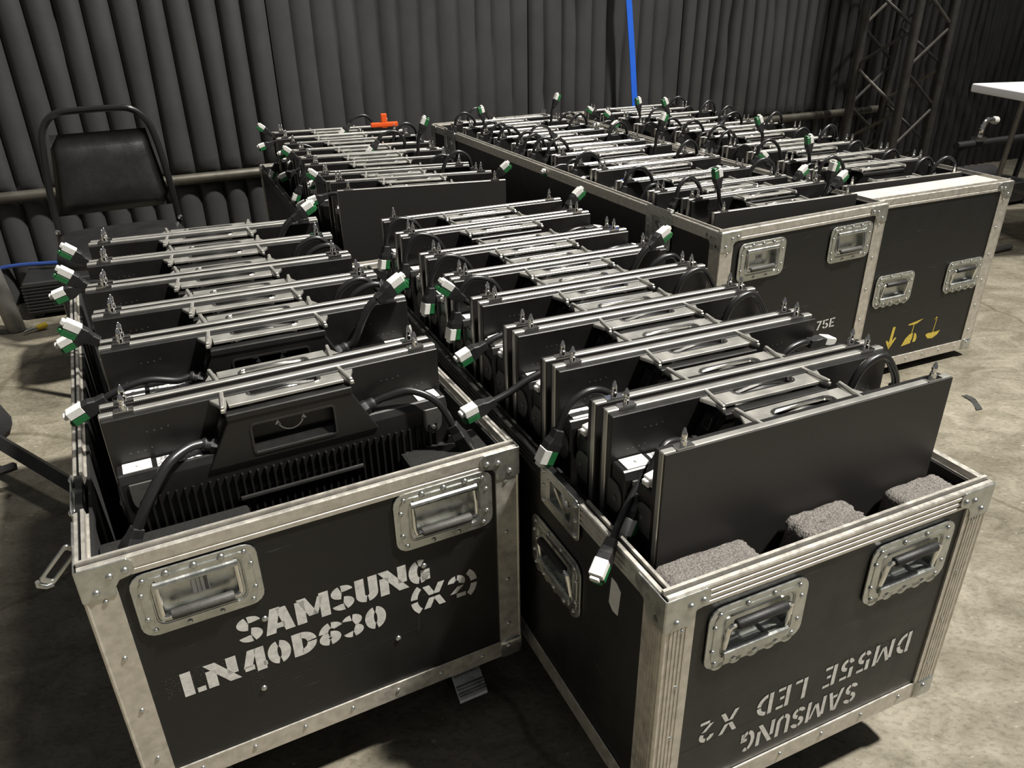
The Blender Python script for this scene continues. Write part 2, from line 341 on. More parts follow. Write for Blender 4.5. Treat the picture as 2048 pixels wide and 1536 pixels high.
# ------------------------------------------------------------------ stencil lettering
def seg(p, q, t): 
    p, q = Vector((*p, 0)), Vector((*q, 0)); d = (q-p).normalized(); n = Vector((-d.y, d.x, 0))*t/2
    return [[(p+n)[:2], (q+n)[:2], (q-n)[:2], (p-n)[:2]]]
def vseg(p, q, t):   # diagonal with horizontal cut ends
    return [[(p[0]-t/2, p[1]), (p[0]+t/2, p[1]), (q[0]+t/2, q[1]), (q[0]-t/2, q[1])]]
def arc(cx, cy, rx, ry, a0, a1, t, n=8):
    out = []
    for k in range(n):
        A = math.radians(a0+(a1-a0)*k/n); B = math.radians(a0+(a1-a0)*(k+1)/n)
        P = lambda a, e: (cx+(rx+e)*math.cos(a), cy+(ry+e)*math.sin(a))
        out.append([P(A, t/2), P(B, t/2), P(B, -t/2), P(A, -t/2)])
    return out
def glyph(ch, t):
    h = t/2
    if ch == 'S': return .62, arc(.31, .73, .31-h, .27-h, 10, 95, t)+arc(.31, .73, .31-h, .27-h, 108, 262, t)+arc(.31, .27, .31-h, .27-h, -70, 82, t)+arc(.31, .27, .31-h, .27-h, 190, 278, t)
    if ch == 'A': return .78, vseg((h, 0), (.33, 1), t)+vseg((.78-h, 0), (.36+h*.9, .96), t)+seg((.30, .27), (.52, .27), t*.8)
    if ch == 'M': return .92, seg((h, 0), (h, .92), t)+seg((.92-h, 0), (.92-h, 1), t)+vseg((.18, 1), (.46, .22), t*.95)+vseg((.70, .9), (.50, .22), t*.6)
    if ch == 'U': return .64, seg((h, 1), (h, .32), t)+seg((.64-h, 1), (.64-h, .32), t)+arc(.32, .32, .32-h, .32-h, 180, 262, t)+arc(.32, .32, .32-h, .32-h, 278, 360, t)
    if ch == 'N': return .80, seg((h, 0), (h, .72), t)+seg((.80-h, .30), (.80-h, 1), t)+vseg((.12, 1), (.70, 0), t*1.15)
    if ch == 'G': return .64, arc(.33, .5, .33-h, .5-h, 60, 98, t, 4)+arc(.33, .5, .33-h, .5-h, 108, 262, t, 12)+arc(.33, .5, .33-h, .5-h, 275, 330, t, 4)+seg((.36, .42), (.64, .42), t*.8)+seg((.64-h, .08), (.64-h, .40), t)
    if ch == 'L': return .54, seg((h, 0), (h, 1), t)+seg((t+.07, h*.8), (.54, h*.8), t*.8)
    if ch == '4': return .68, vseg((.06+h, .28), (.36, 1), t*.9)+seg((.10, .24), (.36, .24), t*.8)+seg((.54, 0), (.54, 1), t)+seg((.60, .24), (.70, .24), t*.7)
    if ch == '0': return .62, arc(.31, .5, .31-h, .5-h, 100, 260, t, 12)+arc(.31, .5, .31-h, .5-h, -80, 80, t, 12)
    if ch == 'D': return .66, seg((h, 0), (h, 1), t)+arc(.22, .5, .44-h, .5-h, 6, 86, t)+arc(.22, .5, .44-h, .5-h, -86, -2, t)
    if ch == '6': return .62, arc(.31, .30, .31-h, .30-h, -85, 85, t)+arc(.31, .30, .31-h, .30-h, 100, 258, t)+arc(.40, .50, .40-h, .5-h, 105, 172, t)+arc(.36, .62, .22, .36-h, 20, 86, t, 4)
    if ch == '3': return .60, arc(.29, .73, .29-h, .27-h, -70, 82, t)+arc(.29, .73, .29-h, .27-h, 98, 165, t, 4)+arc(.29, .27, .31-h, .27-h, -80, 72, t)+arc(.29, .27, .29-h, .27-h, 195, 262, t, 4)
    if ch == '2': return .60, arc(.30, .70, .30-h, .30-h, -30, 82, t)+arc(.30, .70, .30-h, .30-h, 98, 175, t, 4)+vseg((.06+h, t), (.44, .50), t)+seg((t+.06, h*.8), (.60, h*.8), t*.8)
    if ch == '5': return .60, seg((h, .50), (h, 1), t)+seg((t+.06, 1-h*.8), (.56, 1-h*.8), t*.8)+arc(.28, .31, .32-h, .31-h, -80, 88, t)+arc(.28, .31, .28-h, .31-h, 190, 262, t, 4)
    if ch == 'X': return .74, vseg((h, 0), (.30, .44), t)+vseg((.74-h, 0), (.44, .44), t)+vseg((h, 1), (.30, .56), t)+vseg((.74-h, 1), (.44, .56), t)
    if ch == 'E': return .54, seg((h, 0), (h, 1), t)+seg((t+.06, h*.8), (.54, h*.8), t*.8)+seg((t+.06, 1-h*.8), (.54, 1-h*.8), t*.8)+seg((t+.06, .5), (.42, .5), t*.8)
    if ch == '7': return .54, seg((0, 1-h*.8), (.38, 1-h*.8), t*.8)+vseg((.16, 0), (.54-h, 1), t)
    if ch == '(': return .26, arc(.52, .5, .46, .62, 125, 174, t)+arc(.52, .5, .46, .62, 186, 235, t)
    if ch == ')': return .26, arc(-.26, .5, .46, .62, -55, -6, t)+arc(-.26, .5, .46, .62, 6, 55, t)
    if ch == 'R': return .6, seg((h, 0), (h, 1), t)+arc(.2, .74, .3, .22, -85, 85, t)+vseg((.52, 0), (.26, .44), t)
    if ch == 'C': return .6, arc(.33, .5, .3, .45, 45, 315, t, 12)
    return .40, []
def text_polys(txt, t, gap=.12):
    x = 0; out = []
    for ch in txt:
        wd, ps = glyph(ch, t)
        out += [[(a+x, b) for a, b in p] for p in ps]; x += wd+gap
    return x-gap, out
def lettering(parent, txt, x0, x1, z0, z1, t, y, matname='paint_white', flip=False, name='letter', label=None, gap=.12):
    wd = sum(glyph(ch, t)[0]+gap for ch in txt)-gap; x = 0
    for ch in txt:
        gw, ps = glyph(ch, t); mb = MB()
        for p in ps:
            q = []
            for a, b in p:
                a = (a+x)/wd
                if flip: a, b = 1-a, 1-b
                q.append((x0+a*(x1-x0), z0+b*(z1-z0)))
            n = len(q); mb.add([(a, y, b) for a, b in q], [tuple(range(n))])
        x += gw+gap
        if ps: link(name, mb.mesh(name, matname), parent, label=('%s %s' % (label, ch)) if label else None)

# ------------------------------------------------------------------ flight cases
def rivet_mesh(r):
    return MB().lathe([(r, 0), (r*.92, r*.35), (r*.55, r*.62), (r*.1, r*.72)], (0,0,0), (0,-1,0), 8).mesh('rivet', 'zinc', smooth=True, angle=80)
RIV = rivet_mesh(.0039); RIVL = rivet_mesh(.0052)
RAIL = [(-.003,-.034),(-.003,-.027),(-.0018,-.026),(-.0018,-.024),(-.003,-.023),(-.003,-.006),(-.0015,-.004),(.003,-.004),(.0035,-.009),(.007,-.009),(.0075,0),(.012,0),(.0135,-.010),(.0165,-.010),(.0165,-.034)]
RAIL_RIB = [(-.003,-.036),(-.003,-.031),(-.0012,-.030),(-.0012,-.028),(-.003,-.027),(-.003,-.022),(-.0012,-.021),(-.0012,-.019),(-.003,-.018),(-.003,-.013),(-.0012,-.012),(-.0012,-.010),(-.003,-.009),(-.003,-.005),(-.0015,-.003),(.004,-.003),(.0045,-.009),(.008,-.009),(.0085,0),(.013,0),(.0145,-.009),(.0175,-.009),(.0175,-.036)]
def sweep(prof, p, q, inward, up):
    p, q, inward, up = Vector(p), Vector(q), Vector(inward), Vector(up); n = len(prof)
    vs = [p+inward*a+up*b for a, b in prof]+[q+inward*a+up*b for a, b in prof]
    mb = MB(); mb.add(vs, [(i, (i+1) % n, n+(i+1) % n, n+i) for i in range(n)]+[tuple(range(n))[::-1], tuple(range(n, 2*n))]); return mb
def holed(mb, x0, x1, z0, z1, holes, y0, y1, swap=False):
    xs = sorted({x0, x1, *[h[0] for h in holes], *[h[1] for h in holes]}); zs = sorted({z0, z1, *[h[2] for h in holes], *[h[3] for h in holes]})
    for i in range(len(xs)-1):
        for j in range(len(zs)-1):
            cx, cz = (xs[i]+xs[i+1])/2, (zs[j]+zs[j+1])/2
            if any(h[0] < cx < h[1] and h[2] < cz < h[3] for h in holes): continue
            if swap: mb.box(y0, y1, xs[i], xs[i+1], zs[j], zs[j+1])
            else: mb.box(xs[i], xs[i+1], y0, y1, zs[j], zs[j+1])
    return mb
HW, HH, IW, IH = .166, .108, .118, .072
def handle(parent, x, z, flip=False, rot=0, y=0, dark=False, sticker=False):
    """recessed spring handle on a wall whose outside is -y; hinge bar on top unless flipped"""
    s = -1 if flip else 1
    Rm = Matrix.Rotation(rot, 4, 'Z')
    h = MB().ring(rrect(HW, HH, .020), rrect(IW, IH, .012), (0, 0, 0), (1,0,0), (0,0,1), (0,1,0), -.0042, -.0012)
    h.ring(rrect(IW, IH, .012), rrect(IW-.012, IH-.012, .008), (0,0,0), (1,0,0), (0,0,1), (0,1,0), -.0030, .0105)
    h.prism(rrect(IW-.010, IH-.010, .008), (0,0,0), (1,0,0), (0,0,1), (0,1,0), .0100, .0115)
    h.ring(rrect(HW-.018, HH-.018, .016), rrect(IW+.004, IH+.004, .013), (0,0,0), (1,0,0), (0,0,1), (0,1,0), -.0052, -.0040)
    if flip:  # scalloped lower edge lugs
        for k in range(5): h.lathe([(.011, 0), (.011, .003)], (-.06+.03*k, -.0042, -HH/2+.006), (0,1,0), 12)
    ob = link('handle', h.mesh('handle', 'zinc', bevel=.0006), parent, loc=(x, y, z) if not rot else None)
    if rot: ob.location = (x, y, z); ob.rotation_euler = (0, 0, rot)
    # hinge bar with spring cover
    hb = MB(); zh = s*(IH/2-.006)
    hb.cyl((-IW/2+.004, -.004, zh), (IW/2-.004, -.004, zh), .0062, 10)
    hb.prism([(-.004,-.007),(-.004,.010),(.010,.010),(.010,-.007)], (-IW/2+.018, 0, zh), (0,1,0), (0,0,s), (1,0,0), 0, .020)
    hb.prism([(-.004,-.007),(-.004,.010),(.010,.010),(.010,-.007)], (IW/2-.038, 0, zh), (0,1,0), (0,0,s), (1,0,0), 0, .020)
    hb.box(-IW/2+.008, IW/2-.008, -.0065, -.003, min(zh, zh+s*.014), max(zh, zh+s*.014))
    hb.build('hinge_bar', 'zinc', ob, smooth=True)
    # bail arms and grip
    zg = -s*(IH/2-.015); xg = IW/2-.007
    for sx in (-1, 1):
        bl = MB(); bl.tube(spline([(sx*xg, -.002, zh), (sx*xg, -.006, zh*.3), (sx*xg, -.009, zg+s*.006), (sx*(xg-.003), -.010, zg), (sx*(xg-.010), -.010, zg)], 3), .0034, 8)
        bl.build('bail_arm', 'chrome', ob, smooth=True)
    MB().lathe([(.0058, 0), (.0072, .002), (.0072, 2*xg-.022), (.0058, 2*xg-.020)], (-xg+.010, -.010, zg), (1,0,0), 12).build('grip', 'rubber' if dark else 'grey_grip', ob, smooth=True)
    for rx, rz in ((-.072,.020),(-.072,-.022),(.072,.020),(.072,-.022),(-.066,-.043),(.066,-.043),(-.022,-.046),(.022,-.046),(-.066,.043),(.066,.043)):
        link('rivet', RIV, ob, (rx, -.0050, s*rz))
    for rx in (-.036, 0, .036): link('rivet', RIVL, ob, (rx, -.0050, s*.0455))
    if sticker:
        sk = MB().box(-.010, .014, .0092, .0099, -.012, .012).build('sticker', 'white', ob)
        if sticker == 'letters': lettering(sk, 'LRC', -.008, .012, .001, .009, .2, .0089, 'plastic', name='print_letter')
        else: sk.data.materials[0] = MT['printed']
    return ob
def bracket(parent, x, z, sx, y, face, big=True):
    """flat corner plate on the front (face 0) or on a side wall (face 1)"""
    k = 1.0 if big else .85
    P = [(0,0),(.062,0),(.068,-.006),(.068,-.020),(.062,-.027),(.048,-.030),(.041,-.040),(.040,-.052),(0,-.052)]
    mb = MB()
    if face == 0: mb.prism([(a*sx*k, b*k) for a, b in P], (x, y, z), (1,0,0), (0,0,1), (0,-1,0), .0028, .0050)
    else: mb.prism([(a*sx*k, b*k) for a, b in P], (x, y, z), (0,1,0), (0,0,1), (face, 0, 0), .0028, .0050)
    o = mb.build('corner_bracket', 'zinc', parent, bevel=.0006)
    for a, b in ((.057,-.017),(.038,-.020),(.018,-.040)):
        if face == 0: link('rivet', RIVL, o, (x+a*sx*k, y-.0050, z+b*k))
        else: link('rivet', RIVL, o, (x+face*.0050, y+a*sx*k, z+b*k), (0, 0, -face*PI/2 if face < 0 else PI/2))
    return o
def caster(parent, x, y, z0, brake):
    c = MB(); c.box(x-.05, x+.05, y-.05, y+.05, z0-.008, z0-.002); c.lathe([(.032, 0), (.030, .014), (.022, .018)], (x, y, z0-.008), (0,0,-1), 14)
    r = (z0-.02)/2*.94
    for s in (-1, 1): c.prism([(-.024, 0), (.024, 0), (.030, -(z0-.035-r)), (.012, -(z0-.03-r+.012)), (-.012, -(z0-.03-r+.012)), (-.02, -.03)], (x+s*.024, y+.012, z0-.022), (0,1,0), (0,0,1), (1,0,0), -.002, .002)
    ob = c.build('caster', 'zinc', parent, bevel=.001)
    MB().lathe([(r*.3, -.018), (r*.94, -.018), (r, -.012), (r, .012), (r*.94, .018), (r*.3, .018)], (x, y+.018, r), (1,0,0), 22).build('wheel', 'rubber', ob, smooth=True)
    if brake:
        b = MB(); b.prism([(0,0),(.055,-.045),(.058,-.050),(.052,-.056),(-.004,-.006)], (x-.028, y-.030, z0-.028), (0,-1,0), (0,0,1), (1,0,0), 0, .056)
        for k in range(6):
            if k == 3: continue
            f = k/6; b.box(x-.027, x+.027, y-.034-.055*f-.003, y-.034-.055*f+.003, z0-.028-.045*f-.003, z0-.028-.045*f+.0045)
        b.build('brake_pedal', 'zinc', ob, bevel=.0008)
    return ob
def latch_plate(parent, yv, z, wd, ht, face, x, keyed=True):
    """butterfly latch plate on the side wall at local x (face -1 = left)"""
    mb = MB(); P = rrect(wd, ht, .012)
    mb.ring(P, rrect(wd*.62, ht*.60, .008), (x, yv, z), (0,1,0), (0,0,1), (face,0,0), .0030, .0050)
    mb.ring(rrect(wd*.62, ht*.60, .008), rrect(wd*.54, ht*.52, .006), (x, yv, z), (0,1,0), (0,0,1), (face,0,0), -.009, .0042)
    mb.prism(rrect(wd*.6, ht*.58, .008), (x, yv, z), (0,1,0), (0,0,1), (face,0,0), -.0095, -.0085)
    o = mb.build('latch', 'zinc', parent, bevel=.0006)
    k = MB(); k.lathe([(.013, 0), (.013, .006), (.009, .008)], (x-face*.009, yv, z), (face,0,0), 14)
    k.prism([(-.022,-.003),(.022,-.003),(.022,.003),(-.022,.003)], (x, yv, z), (0,.8,.6), (0,-.6,.8), (face,0,0), -.006, .004)
    k.build('latch_key', 'chrome', o, smooth=True)
    rr = PI/2 if face > 0 else -PI/2
    for a in (-1, 1):
        for b in (-1, 0, 1):
            link('rivet', RIVL if b else RIV, o, (x+face*.0050, yv+a*wd*.41, z+b*ht*.38), (0, 0, rr))
    return o
def make_case(label, loc, yaw, W, L, z0, zt, front_handles=(), side_handles=(), flip=False, ribbed=False, left_rail='alu', right_rail='alu', casters=True, post=.038, left_latch=(), grip_dark=False, sticker=False, rivets=True, brake=False):
    c = thing('flight_case', label, 'flight case', (loc[0], loc[1], 0), yaw)
    prof = RAIL_RIB if ribbed else RAIL; T = .010
    hl = [(x-IW/2, x+IW/2, z-IH/2, z+IH/2) for x, z in front_handles]
    fp = holed(MB(), 0, W, z0, zt-.006, hl, 0, T).build('front_panel', 'laminate', c)
    MB().box(0, W, L-T, L, z0, zt-.006).build('back_panel', 'laminate', c)
    sl = [(y-IW/2, y+IW/2, z-IH/2, z+IH/2) for y, z in side_handles]+[(y-wd*.3, y+wd*.3, z-ht*.29, z+ht*.29) for y, z, wd, ht in left_latch]
    lp = holed(MB(), T, L-T, z0, zt-.006, sl, 0, T, True).build('side_panel', 'laminate', c)
    MB().box(W-T, W, T, L-T, z0, zt-.006).build('side_panel', 'laminate', c)
    MB().box(0, W, 0, L, z0-.002, z0+.012).build('base_panel', 'laminate', c)
    ln = MB(); ln.box(.0165, .021, .0165, L-.0165, z0+.012, zt-.012); ln.box(W-.021, W-.0165, .0165, L-.0165, z0+.012, zt-.012)
    ln.box(.021, W-.021, .0165, .021, z0+.012, zt-.012); ln.box(.021, W-.021, L-.021, L-.0165, z0+.012, zt-.012)
    ln.build('lining', 'carpet', c)
    U = (0,0,1)
    sweep(prof, (0, 0, zt), (W, 0, zt), (0,1,0), U).build('top_rail', 'alu', c)
    sweep(prof, (0, L, zt), (W, L, zt), (0,-1,0), U).build('top_rail', 'alu', c)
    ys = [(.012, L-.012)]
    cut = [(y-wd/2+.004, y+wd/2-.004) for y, z, wd, ht in left_latch if z+ht/2 > zt-.03]
    for a, b in sorted(cut):
        y0_, y1_ = ys.pop(); ys += [(y0_, a), (b, y1_)]
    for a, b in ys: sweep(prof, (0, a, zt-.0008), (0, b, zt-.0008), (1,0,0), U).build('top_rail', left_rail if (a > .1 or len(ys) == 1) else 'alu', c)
    sweep(prof, (W, .012, zt-.0008), (W, L-.012, zt-.0008), (-1,0,0), U).build('top_rail', right_rail, c)
    for px, sx in ((0, 1), (W, -1)):
        for py, sy in ((0, 1), (L, -1)):
            mb = MB(); xa, xb = sorted((px-sx*.003, px+sx*post)); ya, yb = sorted((py-sy*.003, py))
            mb.box(xa, xb, ya, yb, z0, zt-.020)
            xa, xb = sorted((px-sx*.003, px)); ya, yb = sorted((py, py+sy*post)); mb.box(xa, xb, ya, yb, z0, zt-.020)
            mb.cyl((px-sx*.001, py-sy*.001, z0), (px-sx*.001, py-sy*.001, zt-.030), .0032, 8)
            if ribbed:
                for k in range(5):
                    xa, xb = sorted((px+sx*(.006+.006*k), px+sx*(.0095+.006*k))); ya, yb = sorted((py-sy*.0042, py)); mb.box(xa, xb, ya, yb, z0, zt-.05)
                    ya, yb = sorted((py+sy*(.006+.006*k), py+sy*(.0095+.006*k))); xa, xb = sorted((px-sx*.0042, px)); mb.box(xa, xb, ya, yb, z0, zt-.05)
            po = mb.build('corner_post', 'alu', c)
            if rivets and py == 0:
                n = int((zt-z0-.10)/.075)
                for k in range(n): link('rivet', RIV, po, (px+sx*post*.55, -.0030, z0+.075+k*(zt-z0-.14)/max(1, n-1)))
            bracket(c, px-sx*.004, zt-.006, sx, py if py == 0 else py, 0 if py == 0 else 0) if py == 0 else None
            bracket(c, px, zt-.006, sy, py-sy*.004, -sx)
            bb = MB().box(*sorted((px-sx*.007, px+sx*.040)), *sorted((py-sy*.007, py+sy*.040)), z0-.007, z0+.040)
            bo = bb.build('ball_corner', 'zinc', c, bevel=.013, seg=4, smooth=True, angle=50)
            if py == 0:
                link('rivet', RIVL, bo, (px+sx*.024, -.0070, z0+.026)); 
    for (xa, xb, ya, yb) in ((.0, W, -.003, .0), (.0, W, L, L+.003), (-.003, 0, 0, L), (W, W+.003, 0, L)):
        br = MB().box(xa, xb, ya, yb, z0-.001, z0+.036).build('bottom_rail', 'alu', c, bevel=.001)
        if rivets and ya < -.001 and xb == W:
            n = int(W/.085)
            for k in range(n): link('rivet', RIV, br, (.075+k*(W-.15)/(n-1), -.0030, z0+.019))
    for x, z in front_handles: handle(c, x, z, flip, dark=grip_dark, sticker=(sticker if x < W/2 else False))
    for y, z in side_handles: handle(c, 0, z, flip, rot=-PI/2, dark=grip_dark).location = (0, y, z)
    for y, z, wd, ht in left_latch: latch_plate(c, y, z, wd, ht, -1, 0)
    if casters:
        i = 0
        ix, iy = (.095, .085) if brake else (.15, .17)
        for x in (ix, W-ix):
            for y in (iy, L-iy): caster(c, x, y, z0, brake and x > .2 and y < .2); i += 1
    else:
        for x in (.10, W-.10):
            for y in (.12, L-.12): MB().box(x-.03, x+.03, y-.05, y+.05, 0, z0-.001).build('skid_foot', 'rubber', c, bevel=.002)
    return c

CA = make_case('black flight case with large upright white stencil lettering, front left', (-.5608, .7795), .4656, .6317, 1.20, .13, .577,
               front_handles=((.134, .485), (.503, .490)), left_latch=((.190, .545, .115, .066),), right_rail='alu', grip_dark=False, sticker=True, brake=True)
lettering(CA, 'SAMSUNG', .168, .471, .361, .409, .26, -.0006, label='white stencilled letter', gap=.06)
lettering(CA, 'LN40D630', .079, .391, .300, .346, .26, -.0006, label='white stencilled character', gap=.06)
lettering(CA, '(X2)', .437, .551, .303, .351, .22, -.0006, label='white stencilled character', gap=.10)
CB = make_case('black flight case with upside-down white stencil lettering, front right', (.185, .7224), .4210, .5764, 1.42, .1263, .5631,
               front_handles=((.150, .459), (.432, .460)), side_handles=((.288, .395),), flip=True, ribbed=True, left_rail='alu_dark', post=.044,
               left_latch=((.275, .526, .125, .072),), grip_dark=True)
lettering(CB, 'DM55E LED X2', .079, .493, .253, .297, .17, -.0006, flip=True, label='upside-down white stencil character', gap=.20)
lettering(CB, 'SAMSUNG', .161, .393, .188, .233, .17, -.0006, flip=True, label='upside-down white stencil letter', gap=.12)
stk = MB().prism([(.1290,.447),(.125,.495),(.112,.4945),(.1005,.487),(.105,.441),(.118,.439)], (0,0,0), (0,1,0), (0,0,1), (-1,0,0), .0002, .0008).build('tape_patch', 'white', CB, )
CC = make_case('long black flight case between the front right case and the yellow-marked case', (.553, 1.974), .455, .608, 2.07, .11, .650,
               front_handles=((.146, .550), (.480, .548)), left_latch=((.268, .594, .122, .116), (1.845, .594, .13, .11)), post=.040, sticker='letters')
lettering(CC, '75E', .405, .480, .285, .314, .16, -.0006, label='small white stencil character', gap=.14)
CE = make_case('long black flight case with yellow arrow, glass and umbrella symbols', (1.082, 2.318), .40, .62, 2.05, .032, .635,
               front_handles=((.178, .325), (.492, .327)), flip=True, casters=False, post=.046, grip_dark=True)
ym = MB()
def flat(mb, pts, y=-.0006): mb.add([(a, y, b) for a, b in pts], [tuple(range(len(pts)))])
flat(ym, [(.219,.182),(.231,.182),(.226,.118),(.214,.122)]); flat(ym, [(.2195,.100),(.216,.120),(.240,.142),(.245,.138)][::-1]); flat(ym, [(.2195,.100),(.2225,.118),(.203,.137),(.199,.133)])
y2 = MB()
flat(y2, [(.289,.176),(.290,.180),(.356,.190),(.330,.177),(.318,.174)]); flat(y2, [(.3155,.176),(.3185,.176),(.3165,.140),(.3125,.140)])
flat(y2, [(.276,.100),(.318,.105),(.318,.116),(.3215,.120),(.3215,.142),(.306,.141),(.290,.127)]); flat(y2, [(.3265,.107),(.340,.107),(.3435,.118),(.341,.130),(.334,.139),(.3275,.142),(.3285,.118)])
y3 = MB()
flat(y3, [(.384,.124),(.396,.129),(.4065,.127),(.418,.1285),(.432,.127),(.452,.130),(.443,.115),(.422,.104),(.400,.107),(.390,.116)])
flat(y3, [(.4165,.128),(.4195,.128),(.4235,.178),(.4205,.178)]); flat(y3, [(.4205,.178),(.4245,.181),(.419,.186),(.411,.176),(.413,.175),(.4185,.182)])
ym.build('arrow_symbol', 'paint_yellow', CE); y2.build('glass_symbol', 'paint_yellow', CE); y3.build('umbrella_symbol', 'paint_yellow', CE)
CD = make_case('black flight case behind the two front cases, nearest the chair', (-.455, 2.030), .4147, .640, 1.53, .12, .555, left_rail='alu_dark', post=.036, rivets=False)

# inside packing
MB().box(.022, .610, .03, 1.17, .142, .233).build('foam_base', 'foam_black', CA)
for (x0, x1, y0, y1, z) in ((.022, .225, .022, .085, .545), (.470, .610, .022, .115, .552)):
    MB().box(x0, x1, y0, y1, .234, z).build('foam_block', 'foam_black', CA, bevel=.006, seg=2)
MB().box(.022, .555, .022, 1.39, .139, .206).build('foam_base', 'foam_black', CB)
def rough_block(x0, x1, y0, y1, z0, z1, parent, amp, seed, m='foam_grey'):
    rnd = random.Random(seed); nx = max(4, int((x1-x0)/.008)); ny = max(4, int((y1-y0)/.008)); nz = 5; bm = bmesh.new()
    bmesh.ops.create_cube(bm, size=1); bmesh.ops.subdivide_edges(bm, edges=bm.edges, cuts=13, use_grid_fill=True)
    for v in bm.verts:
        x, y, z = v.co; rx = 1-.22*max(0, 2*abs(x)-.75)**1*max(0, z+.5)
        n = rnd.uniform(-1, 1)*amp
        edge = max(abs(x), abs(y))*2
        zz = z0+(z+.5)*(z1-z0)+(n if z > .2 else n*.4)-(.006*(edge > .9)*(z > .4))
        v.co = (x0+(x+.5)*(x1-x0)+rnd.uniform(-1, 1)*amp*(1.6 if abs(x) > .45 else .3), y0+(y+.5)*(y1-y0)*rx+rnd.uniform(-1, 1)*amp*.5, zz)
    me = bpy.data.meshes.new('foam_block'); bm.to_mesh(me); bm.free(); me.materials.append(MT[m])
    for p in me.polygons: p.use_smooth = True
    return link('foam_block', me, parent)
rough_block(.024, .175, .022, .074, .207, .543, CB, .0010, 1)
rough_block(.252, .362, .026, .076, .207, .548, CB, .0030, 2)
rough_block(.440, .552, .022, .074, .207, .540, CB, .0014, 3)
MB().box(.022, .585, .03, 2.04, .123, .168).build('foam_base', 'foam_black', CC)
MB().box(.022, .598, .03, 2.02, .045, .164).build('foam_base', 'foam_black', CE)
MB().box(.024, .596, .022, .118, .165, .628).build('packing_board', 'wood', CE, bevel=.003)
MB().box(.022, .618, .03, 1.50, .133, .204).build('foam_base', 'foam_black', CD)

def scuff(parent, x0, x1, z0, z1, n, seed, m='scuff'):
    rnd = random.Random(seed); mb = MB()
    for _ in range(n):
        x, z = rnd.uniform(x0, x1), rnd.uniform(z0, z1); a = rnd.uniform(.0004, .0020); t = rnd.uniform(0, 6)
        mb.add([(x+a*r*math.cos(t+k*1.57), -.0004, z+a*r*math.sin(t+k*1.57)*.8) for k, r in enumerate((1, .5, 1.2, .6))], [(0,1,2,3)])
    o = mb.build('scuff_mark', m, parent); o['kind'] = 'stuff'; return o
MT['scuff'] = mat('scuffed_laminate', (.060, .058, .052), .6, 0, .5, 200)
scuff(CA, .055, .150, .308, .348, 420, 1); scuff(CA, .172, .190, .262, .300, 90, 2); scuff(CB, .345, .500, .250, .302, 620, 3)
for x, z in ((.1965, .5285), (.209, .395), (.187, .262), (.407, .262), (.462, .394)): link('screw_head', RIVL, CA, (x, -.0002, z))
for (x0, z0, x1, z1, p) in ((.195,.266,.445,.268,CA),(.443,.262,.446,.300,CA),(.09,.415,.40,.440,CE),(.14,.470,.36,.505,CE),(.05,.250,.30,.253,CB)):
    d_ = Vector((x1-x0, 0, z1-z0)).normalized(); n_ = Vector((-d_.z, 0, d_.x))*.0005
    A_, B_ = Vector((x0, -.0004, z0)), Vector((x1, -.0004, z1)); MB().add([A_+n_, B_+n_*.4, B_-n_*.4, A_-n_], [(0,1,2,3)]).build('scratch', 'scuff', p)

# hanging latch on the left wall of the front left case
hl_ = MB(); hl_.ring(rrect(.060, .022, .006), rrect(.046, .012, .003), (0,0,0), (1,0,0), (0,0,1), (0,1,0), -.002, .002)
lo = hl_.build('draw_latch', 'zinc', CA, bevel=.0005); lo.location = (-.030, .085, .530); lo.rotation_euler = (0, -.75, .2)
MB().tube([(-.028,0,-.010),(-.034,0,-.004),(-.036,0,.006),(-.031,0,.010)], .004, 8).build('latch_hook', 'zinc', lo, smooth=True)
hb_ = MB().box(-.006, -.003, .06, .12, .49, .57).build('latch_plate', 'zinc', CA, bevel=.0008)

